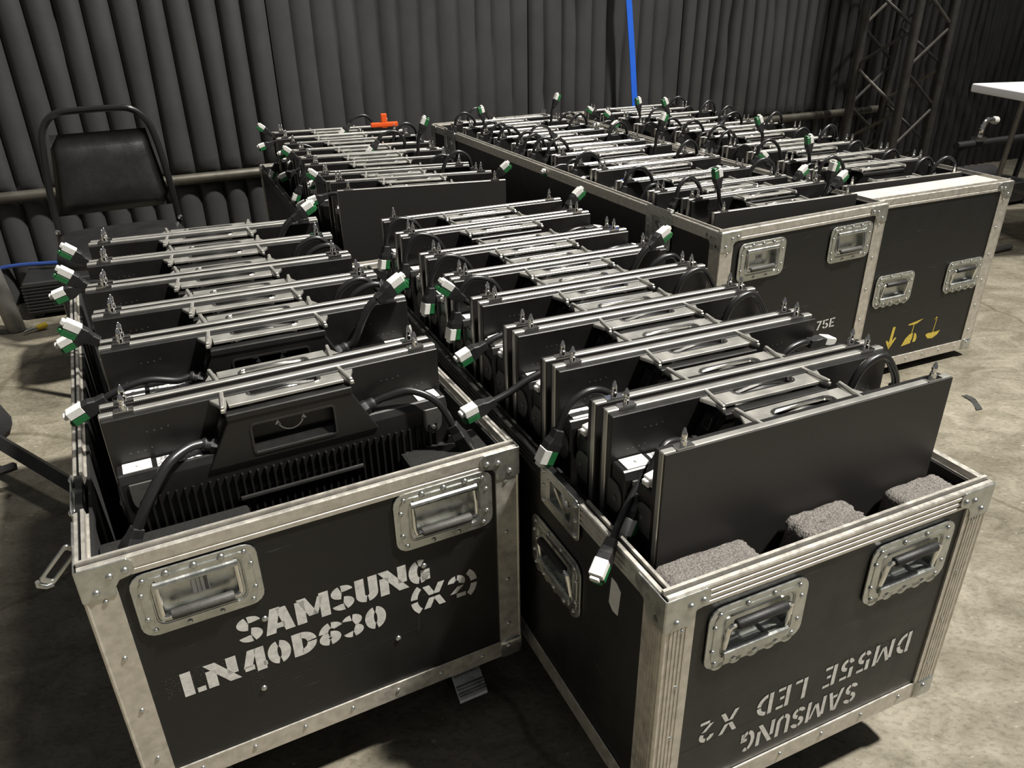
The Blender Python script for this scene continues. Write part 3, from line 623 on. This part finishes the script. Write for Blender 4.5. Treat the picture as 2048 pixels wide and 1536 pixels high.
# ------------------------------------------------------------------ LED panels
def panel_parts():
    P = {}
    fr = MB()
    q = lambda s: [(-s, .25-s), (s, .25-s), (s, .25+s), (-s, .25+s)]
    fr.ring(q(.25), q(.236), (0,0,0), (1,0,0), (0,0,1), (0,1,0), -.0145, -.0040)
    P['frame'] = fr.mesh('frame', 'rim', bevel=.0013)
    P['led_face'] = MB().box(-.2490, .2490, -.0040, 0, .0010, .4990).mesh('led_face', 'led')
    P['back_plate'] = MB().box(-.2485, .2485, -.0260, -.0140, .0015, .4965).mesh('back_plate', 'panel_black', bevel=.0012)
    ho = MB(); ho.prism([(-.0255,.004),(-.062,.010),(-.062,.413),(-.056,.425),(-.0255,.425)], (0,0,0), (0,1,0), (0,0,1), (1,0,0), -.2455, .2455)
    P['housing'] = ho.mesh('housing', 'panel_black', bevel=.002)
    fi = MB()
    for k in range(40):
        x = -.222+k*.0114
        fi.box(x-.0016, x+.0016, -.0690 if abs(x) < .09 else -.0665, -.0615, .10, .385)
    fi.tube([(-.094,-.0695,.345),(.094,-.0695,.345)], .0042, 8); fi.tube([(-.094,-.0695,.300),(.094,-.0695,.300)], .0042, 8)
    P['cooling_fins'] = fi.mesh('cooling_fins', 'panel_black')
    # power box with a recessed window
    pb = MB(); out = [(-.128,.402),(.128,.402),(.088,.479),(-.088,.479)]; inn = [(-.060,.414),(.060,.414),(.060,.460),(-.060,.460)]
    pb.ring(out, inn, (0,0,0), (1,0,0), (0,0,1), (0,1,0), -.0655, -.046)
    pb.prism(out, (0,0,0), (1,0,0), (0,0,1), (0,1,0), -.046, -.020)
    pb.box(-.092, .092, -.0670, -.050, .474, .4850)
    P['power_box'] = pb.mesh('power_box', 'panel_black', bevel=.0015)
    wl = MB().ring(rrect(.126, .052, .006, 2), rrect(.120, .046, .004, 2), (0,0,.437), (1,0,0), (0,0,1), (0,1,0), -.0668, -.0650)
    P['window_lip'] = wl.mesh('window_lip', 'ledge')
    mk = MB(); Y = -.0466
    for x in (-.024, .022): mk.box(x-.0045, x+.0045, Y, Y+.0004, .449, .457)
    for k in range(9):
        a = math.radians(200+140*k/9); b = math.radians(200+140*(k+1)/9)
        mk.add([(.021*math.cos(t)*r-.001, Y, .450+.022*math.sin(t)*r) for t, r in ((a,1),(b,1),(b,.9),(a,.9))], [(0,1,2,3)])
    mk.add([(-.025,Y,.442),(-.020,Y,.449),(-.016,Y,.440)], [(0,1,2)]); mk.add([(.023,Y,.442),(.018,Y,.449),(.014,Y,.440)], [(0,1,2)])
    mk.lathe([(.006, 0), (.004, .003)], (-.001, -.0462, .457), (0,-1,0), 10)
    P['lock_mark'] = mk.mesh('lock_mark', 'white')
    # handle plate with slot and side webs
    def stad(hl, r, n=5):
        pts = []
        for k in range(n+1): t = math.radians(-90+180*k/n); pts.append((hl-r+r*math.cos(t), r*math.sin(t)))
        for k in range(n+1): t = math.radians(90+180*k/n); pts.append((-(hl-r)+r*math.cos(t), r*math.sin(t)))
        return pts
    inner = stad(.052, .0085)
    outer = []
    for a, b in inner:   # stretch to the plate outline
        outer.append((max(-.084, min(.084, a*3)) if abs(b) < .0084*.999 and abs(a) > .05 else (.084 if a > .04 else -.084 if a < -.04 else a), .0235*(1 if b > 0 else -1)))
    hd = MB(); n = len(inner)
    outer = []
    for k in range(n):
        a, b = inner[k]
        outer.append((.084 if k < 6 else -.084, -.0235+.047*k/5 if k < 6 else .0235-.047*(k-6)/5))
    hd.ring(outer, inner, (0, -.0315, .4890), (1,0,0), (0,1,0), (0,0,1), 0, .0050)
    P['handle'] = hd.mesh('handle', 'handle_alu', bevel=.0006)
    lipm = MB().ring(stad(.0555, .0120), stad(.0515, .0080), (0, -.0315, .4938), (1,0,0), (0,1,0), (0,0,1), 0, .0018); P['slot_lip'] = lipm.mesh('slot_lip', 'chrome', bevel=.0005)
    for s in (-1, 1):
        wbm = MB(); wbm.prism([(s*.082,-.0080),(s*.118,-.0080),(s*.108,-.022),(s*.096,-.050),(s*.097,-.066),(s*.091,-.066),(s*.086,-.050)], (0,0,0), (1,0,0), (0,1,0), (0,0,1), .4880, .4945)
        wbm.prism([(s*.0835,-.0080),(s*.0895,-.0080),(s*.0960,-.064),(s*.0905,-.064)], (0,0,0), (1,0,0), (0,1,0), (0,0,1), .4940, .4985)
        P['web%d' % s] = wbm.mesh('handle_web', 'handle_alu', bevel=.0012)
    ins = MB(); ins.tube(spline([(-.050,-.0315,.480),(-.02,-.0315,.485),(.0,-.0315,.4875),(.02,-.0315,.485),(.050,-.0315,.480)], 3), .0062, 8)
    P['slot_insert'] = ins.mesh('slot_insert', 'chrome', smooth=True)
    pin = MB(); pin.box(-.013, .013, -.0065, .0065, 0, .0022); pin.lathe([(.0050, .002), (.0050, .010), (.0038, .011), (.0036, .014), (.0044, .0155), (.0040, .019), (.0018, .026), (.0004, .0275)], (0,0,0), (0,0,1), 10)
    P['alignment_pin'] = pin.mesh('alignment_pin', 'chrome', smooth=True, angle=40)
    nrm = Vector((-.930, 0, .3685)); tan = Vector((.3685, 0, .930)); side = Vector((0,1,0))
    pt = MB(); base = Vector((-.0975, -.040, .4590))
    pt.ring([(-.015,-.011),(.015,-.011),(.015,.011),(-.015,.011)], [(-.009,-.0075),(.009,-.0075),(.009,.0075),(-.009,.0075)], base, tan, side, nrm, -.002, .0035)
    P['network_port'] = pt.mesh('network_port', 'plastic', bevel=.0006)
    ps = MB(); ps.ring([(-.009,-.0075),(.009,-.0075),(.009,.0075),(-.009,.0075)], [(-.007,-.0055),(.007,-.0055),(.007,.0055),(-.007,.0055)], base, tan, side, nrm, .0002, .0030)
    P['port_shield'] = ps.mesh('port_shield', 'chrome')
    pv = MB(); pv.prism([(-.007,-.0055),(.007,-.0055),(.007,.0055),(-.007,.0055)], base, tan, side, nrm, .0002, .0006); P['port_cavity'] = pv.mesh('port_cavity', 'rubber')
    for s in (-1, 1):
        g = MB(); b0 = Vector((s*.1110, -.047, .4320)); ax = Vector((s*.93, 0, .3685))
        g.lathe([(.0125, -.004), (.0125, .006), (.0115, .0075), (.0115, .009)], b0, ax, 6); g.lathe([(.0100, .009), (.0100, .017), (.0075, .021)], b0, ax, 12)
        P['gland%d' % s] = g.mesh('cable_gland', 'rubber', smooth=True, angle=30)
    vh = MB()
    for x0, z0 in ((-.195,.468),(-.222,.440),(.15,.462),(.19,.440)):
        for k in range(4): vh.lathe([(.0013, 0), (.0013, .0004)], (x0+k*.0095, -.0260, z0+(.002 if k == 3 else 0)), (0,-1,0), 6)
    P['vent_holes'] = vh.mesh('vent_holes', 'tab')
    for s in (-1, 1):
        lp = MB().box(s*.218-.019, s*.218+.019, -.0545, -.028, .4252, .4270); lp.lathe([(.0035, 0), (.0030, .002), (.001, .0022)], (s*.216, -.042, .427), (0,0,1), 8)
        P['plate%d' % s] = lp.mesh('label_plate', 'white', bevel=.0004)
        tb = MB(); pts = [(-.016,.030),(.016,.030)]+[(.016*math.cos(math.radians(-180*k/8)), .004+.020*math.sin(math.radians(-180*k/8))) for k in range(9)]
        tb.prism(pts, (s*.218, -.062, .382), (1,0,0), (0,0,1), (0,-1,0), 0, .003); tb.lathe([(.005, .003), (.004, .0055), (.001, .0058)], (s*.218, -.062, .378), (0,-1,0), 10)
        P['tab%d' % s] = tb.mesh('corner_lock', 'tab', bevel=.0008)
        sd = MB(); pts = [(.016, .034), (-.002, .034)]+[(-.002+.020*math.sin(math.radians(-180*k/8)), .010+.024*math.cos(math.radians(180*k/8))) for k in range(1, 8)]+[(-.002, -.014), (.016,-.014)]
        sd.prism(pts, (s*.2455, -.038, .366), (0,1,0), (0,0,1), (s,0,0), 0, .0032); sd.lathe([(.0055, .003), (.0045, .0055), (.001, .006)], (s*.2455, -.044, .376), (s,0,0), 10)
        P['side%d' % s] = sd.mesh('side_lock', 'tab', bevel=.0008)
    P['rating_sticker'] = MB().box(-.192, -.132, -.0550, -.030, .4252, .4258).mesh('rating_sticker', 'printed')
    return P
PP = panel_parts()

# cables: control points in panel coordinates, then a plug along the last direction
GL = Vector((-.1295, -.047, .4393)); GR = Vector((.1295, -.047, .4393))
def cable_variant(pts, plug='wg', r=.0062, start=GL):
    pts = [Vector(start)-Vector((math.copysign(.012, start[0]), 0, -.003))*-1*0 ]+[Vector(p) for p in pts]
    cm = MB().tube(spline(pts, 6), r, 8).mesh('cable', 'cable', smooth=True, angle=60)
    e = pts[-1]; d = (pts[-1]-pts[-2]).normalized(); sd = d.cross(Vector((0,0,1)))
    if sd.length < .2: sd = d.cross(Vector((0,1,0)))
    sd.normalize(); n = sd.cross(d).normalized()
    body = MB(); sec = lambda a, b: [(-a,-b),(a,-b),(a,b),(-a,b)]
    def loft(mb, st):
        vs = []; 
        for h, a, b in st: vs += [e+d*h+sd*x+n*y for x, y in sec(a, b)]
        m = len(st); fs = [(i*4+k, i*4+(k+1) % 4, (i+1)*4+(k+1) % 4, (i+1)*4+k) for i in range(m-1) for k in range(4)]+[(0,1,2,3), ((m-1)*4+3, (m-1)*4+2, (m-1)*4+1, (m-1)*4)]
        mb.add(vs, fs)
    L = [('cable', cm)]
    if plug == 'black':
        loft(body, [(-.010,.008,.008),(.004,.009,.009),(.014,.013,.010),(.046,.013,.010),(.050,.010,.008),(.060,.010,.008)])
        st = MB(); st.add([e+d*h+sd*x+n*.0105 for h, x in ((.030,.004),(.060,.004),(.060,.012),(.030,.012))], [(0,1,2,3)])
        return L+[('plug_body', body.mesh('plug_body', 'rubber', bevel=.0015)), ('plug_stripe', st.mesh('plug_stripe', 'tab'))]
    if n.z < 0: sd, n = -sd, -n
    loft(body, [(-.012,.0075,.0075),(.002,.0085,.0085),(.012,.0095,.0125),(.024,.0095,.0130)])
    wh = MB(); gr = MB()
    def part(mb, y0, y1, h0, h1, t):
        vs = [e+d*h+sd*x+n*y for h in (h0, h1) for x, y in ((-t,y0),(t,y0),(t,y1),(-t,y1))]
        mb.add(vs, [(0,1,2,3),(7,6,5,4),(0,4,5,1),(1,5,6,2),(2,6,7,3),(3,7,4,0)])
    part(wh, .0000, .0140, .022, .047, .0100); part(gr, -.0125, -.0005, .022, .046, .0095)
    part(wh, .0030, .0115, .047, .053, .0070); part(gr, -.0110, -.0030, .046, .051, .0070)
    return L+[('plug_body', body.mesh('plug_body', 'rubber', bevel=.0015)), ('white_collar', wh.mesh('white_collar', 'white', bevel=.0012)), ('green_collar', gr.mesh('green_collar', 'green', bevel=.0012))]
G2 = lambda s: (s*.150, -.050, .438)
CV = {
 'L_front': cable_variant([(-.150,-.052,.440),(-.180,-.070,.432),(-.215,-.090,.395),(-.240,-.098,.355)], 'black', .0078),
 'L_left': cable_variant([(-.150,-.050,.438),(-.190,-.048,.447),(-.235,-.050,.440),(-.265,-.052,.428)]),
 'L_left_up': cable_variant([(-.150,-.050,.440),(-.195,-.050,.462),(-.245,-.046,.470),(-.272,-.048,.462)]),
 'L_down': cable_variant([(-.150,-.050,.440),(-.200,-.052,.468),(-.245,-.054,.452),(-.268,-.056,.405)]),
 'L_arc': cable_variant([(-.145,-.050,.440),(-.175,-.048,.492),(-.220,-.046,.505),(-.248,-.048,.470),(-.256,-.050,.432)]),
 'L_bay': cable_variant([(-.148,-.049,.436),(-.172,-.047,.436),(-.196,-.045,.432)]),
 'L_tall': cable_variant([(-.142,-.048,.445),(-.165,-.045,.515),(-.205,-.040,.545),(-.242,-.036,.525),(-.255,-.034,.480)]),
 'L_up': cable_variant([(-.148,-.048,.450),(-.170,-.046,.500),(-.180,-.046,.540)]),
 'L_far': cable_variant([(-.150,-.048,.444),(-.190,-.050,.440),(-.240,-.052,.428),(-.280,-.056,.412),(-.318,-.060,.402)]),
 'L_plug': cable_variant([(-.148,-.050,.447),(-.180,-.056,.452),(-.210,-.070,.425),(-.232,-.078,.385)]),
 'L_hang': cable_variant([(-.262,-.085,.372),(-.292,-.108,.350)], r=.0055, start=Vector((-.215,-.058,.415))),
 'R_arc': cable_variant([(.145,-.050,.440),(.172,-.048,.492),(.215,-.046,.505),(.245,-.048,.470),(.253,-.050,.440)], start=GR),
 'R_in': cable_variant([(.146,-.050,.440),(.175,-.050,.462),(.205,-.048,.468),(.228,-.046,.462)], start=GR),
 'R_front': cable_variant([(.148,-.052,.446),(.185,-.062,.452),(.222,-.080,.430),(.245,-.092,.380)], 'black', .0062, start=GR),
 'R_up': cable_variant([(.142,-.048,.448),(.160,-.046,.482),(.178,-.044,.506),(.200,-.042,.518)], start=GR, r=.0075),
 'R_right': cable_variant([(.150,-.050,.440),(.195,-.048,.452),(.235,-.046,.470),(.262,-.046,.492)], start=GR),
 'R_tall': cable_variant([(.142,-.048,.445),(.165,-.045,.515),(.205,-.040,.548),(.242,-.036,.530),(.256,-.034,.485)], start=GR),
 'R_loop': cable_variant([(.140,-.048,.445),(.150,-.050,.510),(.120,-.052,.548),(.070,-.054,.540),(.045,-.056,.512)], start=GR),
 'R_pole': cable_variant([(.146,-.048,.450),(.156,-.046,.500),(.160,-.046,.545),(.172,-.046,.570)], start=GR),
 'R_bay': cable_variant([(.148,-.049,.436),(.172,-.047,.438),(.196,-.045,.434)], start=GR),
}
def add_cable(root, key, glands=True):
    parts = CV[key]; c = link('cable', parts[0][1], root)
    for nm, me in parts[1:]: link(nm, me, c)
    return c
SIMPLE = [('frame','frame'),('led_face','led_face'),('back_plate','back_plate'),('housing','housing'),('power_box','power_box'),('handle','handle')]
def led_panel(case, u, v, ztop, rel, facing, label, group, cables=(), fins=False, tilt=0.0):
    """u, v: middle of the pixel face inside the case; facing 'back' = ribbed back towards the camera"""
    r = thing('led_panel', label, 'LED panel', (0,0,0), 0, group)
    yaw = case.rotation_euler[2]; cx, cy = case.location[0], case.location[1]
    r.location = (cx+u*math.cos(yaw)-v*math.sin(yaw), cy+u*math.sin(yaw)+v*math.cos(yaw), ztop-.5)
    r.rotation_euler = (tilt, 0, yaw+rel+(0 if facing == 'back' else PI))
    for nm in ('frame', 'led_face', 'back_plate', 'housing'): link(nm, PP[nm], r)
    if fins: link('cooling_fins', PP['cooling_fins'], r)
    pb = link('power_box', PP['power_box'], r)
    if facing == 'back': link('window_lip', PP['window_lip'], pb)
    if fins: link('lock_mark', PP['lock_mark'], pb)
    h = link('handle', PP['handle'], r)
    for s in (-1, 1): link('handle_web', PP['web%d' % s], h)
    link('slot_insert', PP['slot_insert'], h); link('slot_lip', PP['slot_lip'], h)
    for s in (-1, 1): link('alignment_pin', PP['alignment_pin'], r, (s*.217, -.0090, .4995))
    if facing == 'back':
        p = link('network_port', PP['network_port'], r); link('port_shield', PP['port_shield'], p); link('port_cavity', PP['port_cavity'], p)
        link('vent_holes', PP['vent_holes'], r)
        for s in (-1, 1): link('label_plate', PP['plate%d' % s], r); link('corner_lock', PP['tab%d' % s], r)
        link('rating_sticker', PP['rating_sticker'], r)
    for s in (-1, 1): link('cable_gland', PP['gland%d' % s], r); link('side_lock', PP['side%d' % s], r)
    for k in cables: add_cable(r, k)
    return r
ORD = ['first','second','third','fourth','fifth','sixth','seventh','eighth','ninth','tenth','eleventh','twelfth','thirteenth','fourteenth','fifteenth','sixteenth','seventeenth','eighteenth','nineteenth','twentieth','twenty-first','twenty-second','twenty-third','twenty-fourth','twenty-fifth','twenty-sixth','twenty-seventh']
def fill(case, where, group, items):
    """items: (u, v_face, ztop, rel, facing, cables, fins) from the front"""
    for k, (u, v, z, rel, fc, cb, fn) in enumerate(items):
        lab = '%s LED panel from the front in the %s, %s' % (ORD[k], where, 'back facing camera' if fc == 'back' else 'pixels facing camera')
        led_panel(case, u, v, z, rel, fc, lab, group, cb, fn)
GAP = .010
# front left case
it = []
LA = [('L_front','R_front'), ('L_left','R_up'), ('L_bay','R_arc'), ('L_left','R_in'), ('L_left_up','R_arc'), ('L_bay','R_up')]
LM = [('R_bay','L_bay'), ('R_right','L_arc'), ('R_bay',), ('R_right','L_arc'), ('R_right',), ('R_bay',)]
for k, (u, v, z, rel) in enumerate(((.3113,.1435,.708,.0073), (.3238,.320,.734,-.035), (.318,.4672,.734,-.060), (.311,.6177,.734,-.080), (.3168,.783,.734,-.095), (.3229,.9358,.734,-.110))):
    it.append((u, v+.0145, z, rel, 'back', LA[k], k < 2)); it.append((u+.002, v+.0145+(.016, .014, .009, .012, .007, .007)[k], z-.002, rel, 'led', LM[k], False))
fill(CA, 'front left case', 'LED panels packed in the front left case', it)
# front right case
it = [(.290, .0794, .707, -.012, 'led', ('R_down' if False else 'R_bay', 'L_loopx' if False else 'L_bay'), False)]
LB = [('L_plug','L_hang','R_arc'), ('L_down','R_in'), ('L_far','R_arc'), ('L_bay','L_left','R_arc'), ('L_arc','R_up'), ('L_arc','R_in'), ('L_arc','R_in'), ('L_arc','R_right')]
LBM = [('R_bay',), ('R_bay','L_bay'), ('R_bay',), ('R_right','L_arc'), ('R_bay','L_right' if False else 'L_left'), ('R_bay',), ('R_bay',)]
for k, v in enumerate((.203, .358, .506, .660, .808, .964, 1.145, 1.300)):
    it.append((.283, v+.0145, .707, -.026, 'back', LB[k], False))
    if k < 7: it.append((.280, v+.0145+GAP, .706, -.026, 'led', LBM[k], False))
fill(CB, 'front right case', 'LED panels packed in the front right case', it)
rng = random.Random(11)
LCH = ['L_tall','L_arc','L_left_up','L_up','L_down','L_bay','L_tall']; RCH = ['R_tall','R_arc','R_loop','R_pole','R_right','R_in','R_tall']
def column(case, where, group, u, v0, n, pitch, ztop, rel, first=True, vfirst=.07, zfirst=None):
    it = []
    if first: it.append((u, vfirst, zfirst or ztop-.004, rel-.02, 'led', (rng.choice(LCH),), False))
    for k in range(n):
        v = v0+k*pitch; du = rng.uniform(-.012, .012); dz = rng.uniform(-.006, .008); rr = rel+rng.uniform(-.012, .012)
        it.append((u+du, v+.0145, ztop+dz, rr, 'back', (rng.choice(LCH), rng.choice(RCH)), False))
        it.append((u+du, v+.0145+GAP, ztop+dz-.003, rr, 'led', (rng.choice(LCH), rng.choice(RCH)) if k % 2 else (rng.choice(RCH),), False))
    fill(case, where, group, it)
column(CC, 'middle long case', 'LED panels packed in the middle long case', .300, .205, 12, .154, .672, -.045, vfirst=.076)
column(CE, 'yellow-marked case', 'LED panels packed in the yellow-marked case', .310, .290, 11, .157, .668, -.02, vfirst=.150, zfirst=.637)
it = [(.300, .175, .705, -.20, 'led', ('R_bay',), False)]
for k in range(8):
    v = .300+.148*k
    it.append((.300+rng.uniform(-.01, .01), v+.0145, .705+rng.uniform(-.004,.004), -.19+.012*k, 'back', (('L_left_up','L_left','L_bay','L_down','L_left','L_bay','L_down','L_left_up')[k], rng.choice(RCH)), False))
    it.append((.300, v+.0145+.010, .703, -.19+.012*k, 'led', (('R_right','R_in','R_bay','R_right','R_arc','R_in','R_bay','R_right')[k],), False))
fill(CD, 'case nearest the chair', 'LED panels packed in the case nearest the chair', it)

# ------------------------------------------------------------------ chair
ch = thing('stacking_chair', 'black vinyl stacking chair with tubular hoop back by the curtain', 'chair', (-1.41, 2.79, 0), .45)
# local: x right, -y towards the camera; back plane near y = 0
bt = [(-.200,.020,.46),(-.196,.030,.60),(-.180,.055,.76),(-.160,.070,.822),(-.120,.076,.857),(-.06,.078,.864),(.06,.078,.864),(.120,.076,.857),(.160,.070,.822),(.180,.055,.76),(.196,.030,.60),(.200,.020,.46)]
MB().tube(spline(bt, 4), .0115, 10).build('back_frame', 'chair_frame', ch, smooth=True)
for s in (-1, 1):
    MB().tube(spline([(s*.200,.020,.47),(s*.205,.05,.30),(s*.212,.11,.0)], 4), .0115, 10).build('leg', 'chair_frame', ch, smooth=True)
    MB().tube(spline([(s*.200,-.36,.43),(s*.205,-.38,.25),(s*.212,-.41,.0)], 4), .0115, 10).build('leg', 'chair_frame', ch, smooth=True)
    MB().tube([(s*.196,.03,.425),(s*.196,-.365,.425)], .010, 8).build('seat_rail', 'chair_frame', ch, smooth=True)
    MB().lathe([(.010, 0), (.008, .008), (.003, .010)], (s*.204, .002, .475), (0,-1,.2), 10).build('bolt_cap', 'chrome', ch, smooth=True)
bp = MB(); rows = []
N = 12
for fr_ in (0, 1):
    for j in range(7):
        t = j/6; z = .520+.270*t; hw = .190-.036*t; yb = .036+.040*t
        for i in range(N+1):
            x = (i/N*2-1); e = (1-abs(x)**4)*(1-abs(2*t-1)**6)
            rows.append((x*hw, yb-(.030*e**.5 if fr_ == 0 else -.006*e), z))
nc = N+1; fs = []
for fr_ in (0, 1):
    o = fr_*7*nc
    for j in range(6):
        for i in range(N): fs.append((o+j*nc+i, o+j*nc+i+1, o+(j+1)*nc+i+1, o+(j+1)*nc+i))
for j in range(6):
    for i in (0, N): fs.append((j*nc+i, (j+1)*nc+i, 7*nc+(j+1)*nc+i, 7*nc+j*nc+i))
for i in range(N):
    for j in (0, 6): fs.append((j*nc+i, j*nc+i+1, 7*nc+j*nc+i+1, 7*nc+j*nc+i))
MB().add(rows, fs).build('backrest', 'vinyl', ch, smooth=True, angle=70)
sp = MB(); outl = rrect(.41, .40, .09, 6); vs = []; nO = len(outl)
for h, k in ((.430,.94),(.436,.99),(.455,1.0),(.472,.95),(.480,.82),(.484,.5),(.485,.1)): vs += [(a*k, b*k-.18, h) for a, b in outl]
fs = [(r_*nO+i, r_*nO+(i+1) % nO, (r_+1)*nO+(i+1) % nO, (r_+1)*nO+i) for r_ in range(6) for i in range(nO)]+[tuple(range(nO)), tuple(6*nO+i for i in range(nO))]
sp.add(vs, fs).build('seat', 'vinyl', ch, smooth=True, angle=60)

# ------------------------------------------------------------------ table and clutter on the right
tb = thing('folding_table', 'white plastic folding table at the right edge', 'table', (2.37, 4.21, 0), .12)
top = MB(); top.box(0, 1.83, -.74, 0, .700, .742); top.build('table_top', 'table', tb, bevel=.012, seg=3, smooth=True)
for x in (.22, 1.6):
    for y in (-.12, -.62): MB().tube([(x, y, .70), (x-.05, y, 0)], .013, 10).build('leg', 'grey_steel', tb, smooth=True)
    MB().tube([(x-.03, -.12, .25), (x-.03, -.62, .25)], .010, 8).build('cross_bar', 'grey_steel', tb, smooth=True)
    MB().tube([(x+.20, -.37, .69), (x-.02, -.37, .32)], .009, 8).build('strut', 'grey_steel', tb, smooth=True)
dolly = thing('tube_dolly', 'black tubular dolly with a chrome clamp under the table', 'dolly', (2.62, 4.60, 0), .42)
MB().tube([(-.05,0,.36),(.62,0,.36)], .022, 12).build('upper_bar', 'rubber', dolly, smooth=True)
for x in (.0, .58): MB().tube([(x,0,.36),(x,.03,.02)], .016, 10).build('upright', 'rubber', dolly, smooth=True)
MB().tube([(-.12,-.05,.05),(.70,-.05,.05)], .028, 12).build('lower_bar', 'rubber', dolly, smooth=True)
for x in (-.1, .66): MB().lathe([(.02,-.016),(.05,-.016),(.05,.016),(.02,.016)], (x, -.10, .05), (0,1,0), 16).build('wheel', 'rubber', dolly, smooth=True)
cl = MB(); cl.tube(spline([(.13,0,.38),(.12,-.01,.44),(.15,-.01,.49),(.20,-.01,.485)], 4), .016, 10); cl.box(.09, .15, -.03, .02, .375, .40); cl.build('clamp', 'chrome', dolly, smooth=True)
MB().lathe([(.018,0),(.022,.01),(.022,.03)], (.198,-.01,.485), (1,0,-.1), 12).build('clamp_cap', 'white', dolly, smooth=True)
rb = MB().lathe([(.02,0),(.055,.012),(.062,.04),(.062,.30),(.056,.33),(.02,.34)], (2.50, 4.44, .20), (.92,.38,0), 18)
o = rb.build('rolled_bag', 'black_cloth', smooth=True, angle=50); tag(o, 'black rolled bag lying on the case under the table', 'bag')
bc = thing('small_road_trunk', 'low black trunk on the floor under the table', 'trunk', (2.45, 4.36, 0), .42)
MB().box(0, .72, 0, .36, .02, .138).build('body', 'laminate', bc, bevel=.006)
for x in (.0, .72): MB().box(x-.012, x+.012, -.004, .364, .0, .141).build('edge_strip', 'rubber', bc, bevel=.003)
MB().box(.30, .42, -.008, 0, .07, .11).build('latch', 'grey_steel', bc, bevel=.003)
ft = MB().tube([(2.28, 3.66, .014), (2.52, 3.78, .014)], .014, 10).build('floor_tube', 'grey_steel', smooth=True); tag(ft, 'grey steel tube on the floor right of the yellow-marked case', 'tube')
sp_ = thing('spray_can', 'dark can with yellow cap on the floor under the table', 'can', (2.36, 3.98, 0))
MB().lathe([(.03,0),(.032,.01),(.032,.16),(.022,.18)], (0,0,0), (0,0,1), 14).build('body', 'black_cloth', sp_, smooth=True); MB().lathe([(.018,.18),(.018,.21),(.012,.215)], (0,0,0), (0,0,1), 12).build('cap', 'yellow', sp_, smooth=True)
tp = MB(); tpp = spline([(1.487,2.250,.0006),(1.497,2.215,.0006),(1.492,2.180,.0006),(1.483,2.150,.0006)], 3)
for i in range(len(tpp)-1):
    p, q = tpp[i], tpp[i+1]; sdv = Vector((.011, .003, 0)); zz = Vector((0,0,.0008+.002*math.sin(i)))
    tp.add([p-sdv, p+sdv, q+sdv, q-sdv, p-sdv+zz, p+sdv+zz, q+sdv+zz, q-sdv+zz], [(0,1,2,3),(4,5,6,7),(0,1,5,4),(1,2,6,5),(2,3,7,6),(3,0,4,7)])
tag(tp.build('tape_scrap', 'tape'), 'scrap of black tape curled on the concrete floor', 'tape')

# ------------------------------------------------------------------ clutter on the left
pole = MB().tube([(-2.02, 2.95, .0), (-2.12, 2.98, .80)], .034, 16).build('steel_pole', 'grey_steel', smooth=True); tag(pole, 'grey steel pole standing at the left edge', 'pole')
pbx = thing('ribbed_power_box', 'black ribbed box on the floor left of the chair', 'box', (-2.02, 3.06, 0), .38)
MB().box(0, .40, 0, .26, .02, .16).build('body', 'plastic', pbx, bevel=.006)
for k in range(9): MB().box(-.004, .404, -.005, 0, .030+.014*k, .037+.014*k).build('rib', 'plastic', pbx, bevel=.001)
for x in (.03, .37): MB().box(x-.02, x+.02, .02, .24, 0, .02).build('foot', 'rubber', pbx)
MB().box(.14, .30, -.030, -.018, .0, .014).build('foot_bar', 'grey_steel', pbx)
bcb = MB().tube(spline([(-2.5,3.10,.012),(-2.25,3.22,.16),(-1.98,3.26,.185),(-1.75,3.28,.17),(-1.6,3.30,.012)], 6), .009, 8).build('blue_cable', 'blue_cable', smooth=True); tag(bcb, 'dark blue cable lying over the ribbed box', 'cable')
gp = thing('yellow_clip', 'small yellow plug lying in front of the ribbed box', 'plug', (-1.93, 2.94, .012), .5)
MB().lathe([(.010,0),(.012,.008),(.012,.035),(.008,.04)], (0,0,.002), (1,.2,.15), 10).build('body', 'yellow', gp, smooth=True); MB().tube([(-.045,-.02,0),(-.02,-.005,.002),(0,0,.002)], .005, 8).build('tip', 'zinc', gp, smooth=True)
sd_ = thing('folded_stand', 'black square-tube stand lying beside the front left case', 'stand', (0,0,0))
def bar(mb, p, q, r): return mb.tube([p, q], r, 4)
bar(MB(), (-1.60, 2.0, .10), (-1.02, 1.62, .06), .022).build('tube', 'rubber', sd_)
bar(MB(), (-1.36, 1.80, .08), (-1.62, 1.72, .022), .013).build('strut', 'rubber', sd_)
bar(MB(), (-1.62, 2.06, .10), (-1.66, 1.86, .02), .016).build('foot', 'rubber', sd_)
bag = MB(); vs = []; prof_ = [(.0,.90),(.10,1.0),(.25,.96),(.38,.80),(.44,.50),(.455,.1)]
for z, k in prof_:
    for i in range(20):
        a = 2*PI*i/20; rr_ = 1+.07*math.sin(3*a+z*9); vs.append((-1.71+.15*k*math.cos(a)*rr_, 2.06+.16*k*math.sin(a)*rr_, z*.36))
bag.add(vs, [(r_*20+i, r_*20+(i+1) % 20, (r_+1)*20+(i+1) % 20, (r_+1)*20+i) for r_ in range(len(prof_)-1) for i in range(20)]+[tuple(range(20)), tuple((len(prof_)-1)*20+i for i in range(20))])
tag(bag.build('cloth_bag', 'black_cloth', smooth=True, angle=70), 'black cloth bag slumped at the left edge', 'bag')
# orange cross tool on the rear left panels
og = thing('orange_clip', 'bright orange cross-shaped clip on the rearmost panels', 'clip', (-.50, 3.30, .72), .3)
MB().box(-.055, .055, -.008, .008, 0, .018).build('arm', 'orange', og, bevel=.004, seg=2); MB().box(-.012, .012, -.007, .007, -.004, .052).build('stem', 'orange', og, bevel=.004, seg=2)
